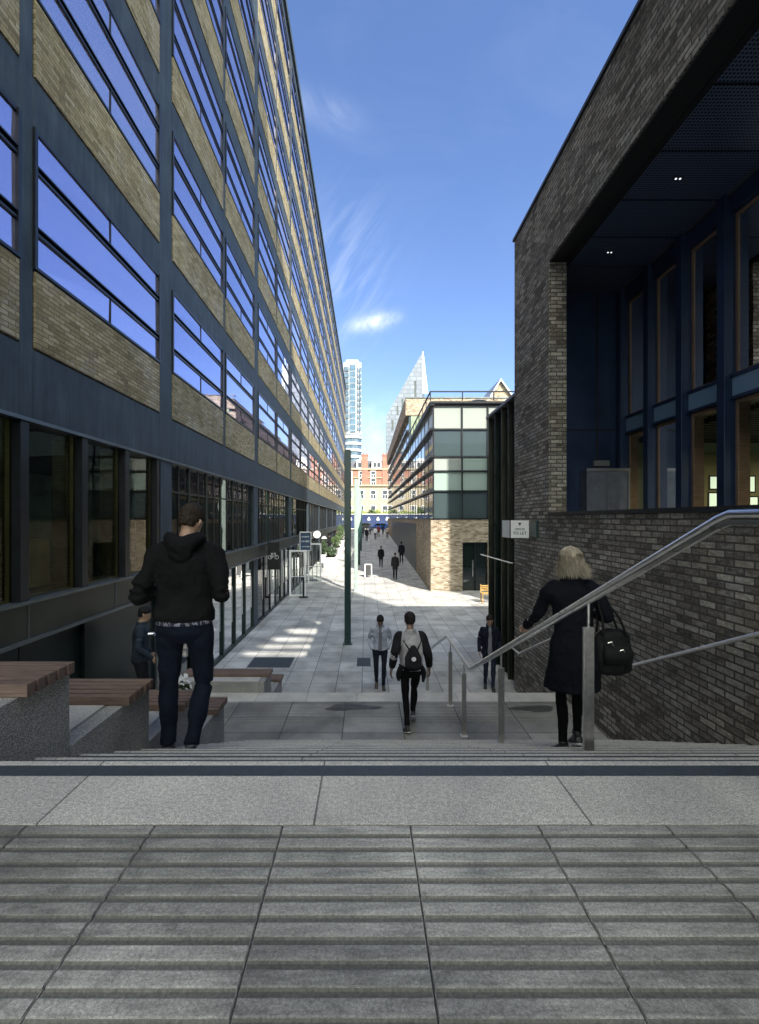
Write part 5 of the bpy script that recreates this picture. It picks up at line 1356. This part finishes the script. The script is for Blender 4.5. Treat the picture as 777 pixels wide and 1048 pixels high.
# ================================================================== STREET CLUTTER
# A-board
y = 30.3; x = fx(377, y); z = gz(y)
t = empty('pavement_sign', (x, y, z), 'white framed folding sandwich board standing on the sunlit paving', 'sign')
q = MB(); 
for s_ in (-1, 1):
    q.prism([(y+s_*.28, z), (y+s_*.32, z), (y+s_*.06, z+.85), (y+s_*.02, z+.85)], 0, x-.24, x-.19); q.prism([(y+s_*.28, z), (y+s_*.32, z), (y+s_*.06, z+.85), (y+s_*.02, z+.85)], 0, x+.19, x+.24)
    q.prism([(y+s_*.04-.02, z+.8), (y+s_*.04+.02, z+.8), (y+s_*.04+.02, z+.85), (y+s_*.04-.02, z+.85)], 0, x-.19, x+.19)
q.build('frame', M['white'], t)
q = MB(); q.add([(x-.19, y-.265, z+.12), (x+.19, y-.265, z+.12), (x+.19, y-.055, z+.8), (x-.19, y-.055, z+.8)], [(0, 1, 2, 3)]); q.build('panel', M['black'], t)
# planters with shrubs
leafm = []
for nm, c in (('leaf_green', (.06, .10, .03)), ('leaf_dark', (.03, .055, .02)), ('leaf_yellow_green', (.22, .27, .06))): leafm.append(plain(nm, c, .6, 0, 3, .4))
def leaves(mb, c, r, n, size, rnd):
    for _ in range(n):
        while True:
            p = Vector((rnd.uniform(-1, 1), rnd.uniform(-1, 1), rnd.uniform(-1, 1)))
            if p.length < 1 and noise.noise(p*2.3+Vector(c)) > -.15: break
        p = Vector((p.x*r[0], p.y*r[1], p.z*r[2]))+Vector(c)
        u = Vector((rnd.gauss(0, 1), rnd.gauss(0, 1), rnd.gauss(0, 1))).normalized(); v = u.orthogonal().normalized(); s_ = size*rnd.uniform(.6, 1.3)
        mb.add([p-u*s_, p-v*s_*.5, p+u*s_, p+v*s_*.5], [(0, 1, 2, 3)])
def planter(x, y, w, d, h, label, sh=.7):
    z = gz(y); t = empty('planter', (x, y, z), label, 'planter', 'white planters by the left building')
    q = MB(); q.box(x-w/2, x+w/2, y-d/2, y+d/2, z-.1, z+h); q.build('box', M['white_render'], t, bevel=.02)
    q = MB(); q.box(x-w/2+.08, x+w/2-.08, y-d/2+.08, y+d/2-.08, z+h, z+h+.02); q.build('soil', M['black'], t)
    t2 = empty('shrub', (x, y, z+h), 'leafy shrub growing in the '+label.split(' with')[0], 'plant', 'shrubs in the planters')
    rnd = random.Random(int(y*10)); q = MB(); leaves(q, (x, y, z+h+sh*.55), (w*.5, d*.5, sh*.55), 900, .07, rnd); q.build('foliage', leafm[rnd.randrange(2)], t2)
    q = MB()
    for k in range(5): q.tube([(x+rnd.uniform(-.2, .2), y+rnd.uniform(-.4, .4), z+h), (x+rnd.uniform(-.3, .3), y+rnd.uniform(-.5, .5), z+h+sh*.8)], .015, 5)
    q.build('stem', M['black'], t2)
planter(-2.75, 35.5, .9, 2.6, .75, 'nearest low white planter on the sunlit paving with a small shrub')
planter(-2.75, 41.5, .9, 3.0, .9, 'middle low white planter behind the nearest one with a fuller shrub', 1.0)
planter(-2.8, 49.5, .9, 3.0, .9, 'farthest low white planter with tall foliage', 1.5)
planter(-3.6, 38.3, .5, 1.2, .6, 'small white planter tight against the shopfront with a bushy shrub', 1.1)
t = empty('potted_flowers', (-2.72, 6.75, LANDZ), 'grey pot of white blossoms behind the benches, beside the handrail post', 'plant')
q = MB(); q.tube([(-2.72, 6.75, LANDZ), (-2.72, 6.75, LANDZ+.55)], [.09, .13], 16); q.build('pot', M['lightgrey'], t)
q = MB(); leaves(q, (-2.72, 6.75, LANDZ+.68), (.13, .13, .14), 130, .03, random.Random(4)); q.build('blossom', M['white'], t)
q = MB(); leaves(q, (-2.72, 6.75, LANDZ+.62), (.12, .12, .10), 90, .035, random.Random(9)); q.build('leaf_cluster', leafm[1], t)
# bicycles
def bicycle(x, y, ang, label):
    z = gz(y); t = empty('bicycle', (x, y, z), label, 'bicycle', 'bicycles parked between the planters'); c_, s_ = math.cos(ang), math.sin(ang)
    def Q(a, b, h): return (x+a*c_-b*s_, y+a*s_+b*c_, z+h)
    for a in (-.52, .52):
        q = MB(); n = 24; pts = [Q(a+.33*math.cos(2*math.pi*k/n), 0, .34+.33*math.sin(2*math.pi*k/n)) for k in range(n+1)]; q.tube(pts, .02, 6, cap=False); q.build('wheel', M['black'], t)
    q = MB()
    for p, w in ((( -.52, 0, .34), (-.05, 0, .3)), ((-.52, 0, .34), (-.2, 0, .75)), ((-.05, 0, .3), (-.22, 0, .85)), ((-.05, 0, .3), (.38, 0, .72)), ((-.2, 0, .78), (.36, 0, .8)), ((.52, 0, .34), (.35, 0, .95))): q.tube([Q(*p), Q(*w)], .018, 6)
    q.build('frame', M['grey'], t)
    q = MB(); q.tube([Q(.35, -.28, .98), Q(.35, 0, .98), Q(.35, .28, .98)], .015, 6); q.build('handlebar', M['black'], t)
    q = MB(); q.tube([Q(-.34, 0, .88), Q(-.12, 0, .88)], [.07, .03], 8); q.build('saddle', M['black'], t)
bicycle(-2.9, 38.3, R(80), 'bicycle parked between the nearest and middle planters')
bicycle(-2.4, 45.5, R(60), 'bicycle leaning beyond the middle planter')

# cars on the road
def car(x, y, col, label, d=1):
    z = gz(90)+.004; t = empty('parked_car', (x, y, z), label, 'car', 'cars on the road at the end of the street')
    cm = plain('car_paint_'+label.split()[0], col, .25, .1)
    prof = [(-2.1, .25), (-2.12, .62), (-1.95, .85), (-1.25, .93), (-.75, 1.38), (.75, 1.42), (1.45, 1.02), (2.0, .92), (2.12, .6), (2.08, .25)]
    q = MB(); q.prism([(x+a*d, z+b) for a, b in prof], 1, y-.85, y+.85); q.build('body', cm, t, bevel=.12)
    q = MB(); q.prism([(x+a*d, z+b) for a, b in ((-1.05, .95), (-.68, 1.32), (-.02, 1.35), (-.02, .95))], 1, y-.862, y+.862); q.prism([(x+a*d, z+b) for a, b in ((.06, .95), (.06, 1.35), (.72, 1.35), (1.25, 1.0), (1.25, .95))], 1, y-.862, y+.862); q.build('side_window', M['glass_dark'], t)
    q = MB(); q.add([(x-1.27*d, y-.7, z+.96), (x-1.27*d, y+.7, z+.96), (x-.8*d, y+.6, z+1.37), (x-.8*d, y-.6, z+1.37)], [(0, 1, 2, 3)]); q.build('windscreen', M['glass_dark'], t)
    for a in (-1.3, 1.3):
        for s_ in (-1, 1):
            q = MB(); q.tube([(x+a*d, y+s_*.7, z+.32), (x+a*d, y+s_*.88, z+.32)], .32, 20); w = q.build('wheel', M['black'], t)
            q = MB(); q.tube([(x+a*d, y+s_*.88, z+.32), (x+a*d, y+s_*.89, z+.32)], .19, 14); q.build('rim', M['grey'], w)
    for s_ in (-.6, .6):
        q = MB(); q.ball((x-2.08*d, y+s_, z+.68), (.05, .14, .08), 10); q.build('headlight', M['white'], t, smooth=True)
car(fx(389, 86), 85.8, (.03, .12, .42), 'blue hatchback crossing the end of the street')
car(fx(374, 90), 90.2, (.02, .02, .022), 'black car behind the blue hatchback, partly hidden by the columns', -1)
car(fx(406, 90), 91.0, (.45, .46, .48), 'silver car at the end of the street, mostly behind the pavilion wall')
# trees beyond the road
def tree(x, y, h, r, label, mi, seed):
    z = gz(90); t = empty('street_tree', (x, y, z), label, 'tree', 'small yellow green trees behind the blue fence'); rnd = random.Random(seed)
    q = MB(); q.tube([(x, y, z), (x+.05, y, z+h*.4), (x-.05, y+.1, z+h*.8)], [.14, .09, .03], 8)
    for k in range(4): a = rnd.uniform(0, 6.3); q.tube([(x, y, z+h*.45), (x+math.cos(a)*r*.7, y+math.sin(a)*r*.7, z+h*.75)], [.05, .015], 5)
    q.build('trunk', M['black'], t)
    q = MB()
    for k in range(7): leaves(q, (x+rnd.uniform(-r*.6, r*.6), y+rnd.uniform(-r*.5, r*.5), z+h*.72+rnd.uniform(-.25, .3)*h*.5), (r*.55, r*.5, h*.2), 170, .16, rnd)
    q.build('crown', leafm[mi], t)
for k, px in enumerate(range(352, 440, 9)):
    yy = 103+random.uniform(-.6, 1.2); hh = fz(random.uniform(519, 523), yy)-gz(90)
    tree(fx(px, yy), yy, hh, 1.25, 'small yellow green tree behind the blue fence at the end of the street', 2 if k % 3 else 0, k)

# ================================================================== LIGHT, SKY, CAMERA
a_, b_, c_ = 1.0, -1.95, 2.03                       # direction towards the sun
sd = Vector((a_, b_, c_)).normalized()
el = math.asin(sd.z); az = math.atan2(sd.x, sd.y)    # azimuth clockwise from +Y
w = bpy.data.worlds.new('World'); SC.world = w; w.use_nodes = True; nt = w.node_tree
bg = nt.nodes['Background']; sky = nt.nodes.new('ShaderNodeTexSky'); sky.sky_type = 'NISHITA'; sky.sun_disc = False
sky.sun_elevation = el; sky.sun_rotation = az; sky.air_density = 1.0; sky.dust_density = .2; sky.ozone_density = 2.6; sky.altitude = 50
# faint cirrus and one small cumulus, laid out on the dome by direction
tc = nt.nodes.new('ShaderNodeTexCoord'); sx = nt.nodes.new('ShaderNodeSeparateXYZ'); nt.links.new(tc.outputs['Generated'], sx.inputs[0])
yy = math_n(nt, 'MAXIMUM', sx.outputs[1], .05); gx = math_n(nt, 'DIVIDE', sx.outputs[0], yy); gzz = math_n(nt, 'DIVIDE', sx.outputs[2], yy)
front = math_n(nt, 'GREATER_THAN', sx.outputs[1], .06)
def blob(cx, cz, rx, rz, rot=0):
    u = math_n(nt, 'SUBTRACT', gx, cx); v = math_n(nt, 'SUBTRACT', gzz, cz); cr, sr = math.cos(rot), math.sin(rot)
    p = math_n(nt, 'DIVIDE', math_n(nt, 'ADD', math_n(nt, 'MULTIPLY', u, cr), math_n(nt, 'MULTIPLY', v, sr)), rx)
    q_ = math_n(nt, 'DIVIDE', math_n(nt, 'SUBTRACT', math_n(nt, 'MULTIPLY', v, cr), math_n(nt, 'MULTIPLY', u, sr)), rz)
    d = math_n(nt, 'ADD', math_n(nt, 'MULTIPLY', p, p), math_n(nt, 'MULTIPLY', q_, q_))
    return math_n(nt, 'EXPONENT', math_n(nt, 'MULTIPLY', d, -1.0))
cb = nt.nodes.new('ShaderNodeCombineXYZ'); nt.links.new(gx, cb.inputs[0]); nt.links.new(gzz, cb.inputs[1])
mpn = nt.nodes.new('ShaderNodeMapping'); mp0 = nt.nodes.new('ShaderNodeMapping'); mp0.inputs['Rotation'].default_value = (0, 0, R(-56)); nt.links.new(cb.outputs[0], mp0.inputs[0]); mpn.inputs['Scale'].default_value = (4, 24, 1); nt.links.new(mp0.outputs[0], mpn.inputs[0])
n1 = nt.nodes.new('ShaderNodeTexNoise'); n1.inputs['Scale'].default_value = 1.4; n1.inputs['Detail'].default_value = 7; n1.inputs['Roughness'].default_value = .6; n1.inputs['Distortion'].default_value = .5
nt.links.new(mpn.outputs[0], n1.inputs['Vector'])
n2 = nt.nodes.new('ShaderNodeTexNoise'); n2.inputs['Scale'].default_value = 16; n2.inputs['Detail'].default_value = 7; n2.inputs['Roughness'].default_value = .6; nt.links.new(cb.outputs[0], n2.inputs['Vector'])
n3 = nt.nodes.new('ShaderNodeTexNoise'); n3.inputs['Scale'].default_value = 3.2; n3.inputs['Detail'].default_value = 6; n3.inputs['Roughness'].default_value = .6; n3.inputs['Distortion'].default_value = 1.2; nt.links.new(cb.outputs[0], n3.inputs['Vector'])
def dirp(px, py): return (px-375)/F, (531-py)/F
def remap(x, a, b):
    m_ = nt.nodes.new('ShaderNodeMapRange'); m_.inputs['From Min'].default_value = a; m_.inputs['From Max'].default_value = b; nt.links.new(x, m_.inputs[0]); return m_.outputs[0]
cir = remap(n1.outputs[0], .42, .75); soft = remap(n3.outputs[0], .46, .74); cum = remap(n2.outputs[0], .36, .62)
c1 = math_n(nt, 'MULTIPLY', math_n(nt, 'MULTIPLY', blob(*dirp(352, 285), .085, .15, R(0)), cir), .2)
c2 = math_n(nt, 'MULTIPLY', math_n(nt, 'MULTIPLY', blob(*dirp(335, 113), .075, .035, R(-28)), remap(n3.outputs[0], .3, .7)), .3)
c3 = math_n(nt, 'MULTIPLY', math_n(nt, 'MULTIPLY', blob(*dirp(384, 329), .042, .016, R(12)), cum), .8)
c4 = math_n(nt, 'MULTIPLY', math_n(nt, 'MULTIPLY', blob(*dirp(388, 440), .06, .05), cum), .3)
c5 = math_n(nt, 'MULTIPLY', soft, .02)
tot = math_n(nt, 'ADD', math_n(nt, 'ADD', math_n(nt, 'ADD', c1, c2), math_n(nt, 'ADD', c3, c4)), c5)
tot = math_n(nt, 'MULTIPLY', math_n(nt, 'MINIMUM', tot, .9), front)
mxn = nt.nodes.new('ShaderNodeMix'); mxn.data_type = 'RGBA'; nt.links.new(tot, mxn.inputs[0]); hs_ = nt.nodes.new('ShaderNodeHueSaturation'); hs_.inputs['Saturation'].default_value = 1.08; hs_.inputs['Value'].default_value = 1.0; nt.links.new(sky.outputs[0], hs_.inputs['Color']); nt.links.new(mix(nt, 1.0, hs_.outputs[0], (1.08, 1.0, 1.10), 'MULTIPLY'), mxn.inputs[6]); mxn.inputs[7].default_value = (6.5, 6.8, 7.2, 1)
# unseen cloud banks behind the viewpoint, added as bright fill for the shaded street
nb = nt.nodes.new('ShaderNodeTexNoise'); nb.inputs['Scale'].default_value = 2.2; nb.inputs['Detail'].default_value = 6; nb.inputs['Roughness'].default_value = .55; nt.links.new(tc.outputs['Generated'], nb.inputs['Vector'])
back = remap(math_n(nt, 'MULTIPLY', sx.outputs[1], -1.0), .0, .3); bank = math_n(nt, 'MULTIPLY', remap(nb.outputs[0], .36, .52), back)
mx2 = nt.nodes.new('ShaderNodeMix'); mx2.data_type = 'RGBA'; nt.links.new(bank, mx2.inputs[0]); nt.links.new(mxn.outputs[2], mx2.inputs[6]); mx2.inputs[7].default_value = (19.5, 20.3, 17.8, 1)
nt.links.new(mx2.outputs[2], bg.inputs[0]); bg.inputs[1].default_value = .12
l = bpy.data.lights.new('sun', 'SUN'); l.energy = 5.0; l.angle = R(.45); l.color = (1, .95, .87)
o = bpy.data.objects.new('sun', l); COL.objects.link(o); o.rotation_euler = sd.to_track_quat('Z', 'Y').to_euler(); o.location = (20, -20, 60)

cam = bpy.data.cameras.new('camera'); co = bpy.data.objects.new('camera', cam); COL.objects.link(co)
cam.sensor_fit = 'VERTICAL'; cam.sensor_height = 36; cam.sensor_width = 24; cam.lens = 36*F/1048
cam.shift_x = (388.5-375)/1048; cam.shift_y = (531-524)/1048
co.location = (0, 0, ZC); co.rotation_euler = (R(90), 0, 0); cam.clip_start = .05; cam.clip_end = 4000
cam.dof.use_dof = True; cam.dof.focus_distance = 9; cam.dof.aperture_fstop = 11
SC.camera = co
SC.view_settings.view_transform = 'Standard'; SC.view_settings.look = 'None'; SC.view_settings.exposure = EXPOSURE; SC.view_settings.gamma = 1
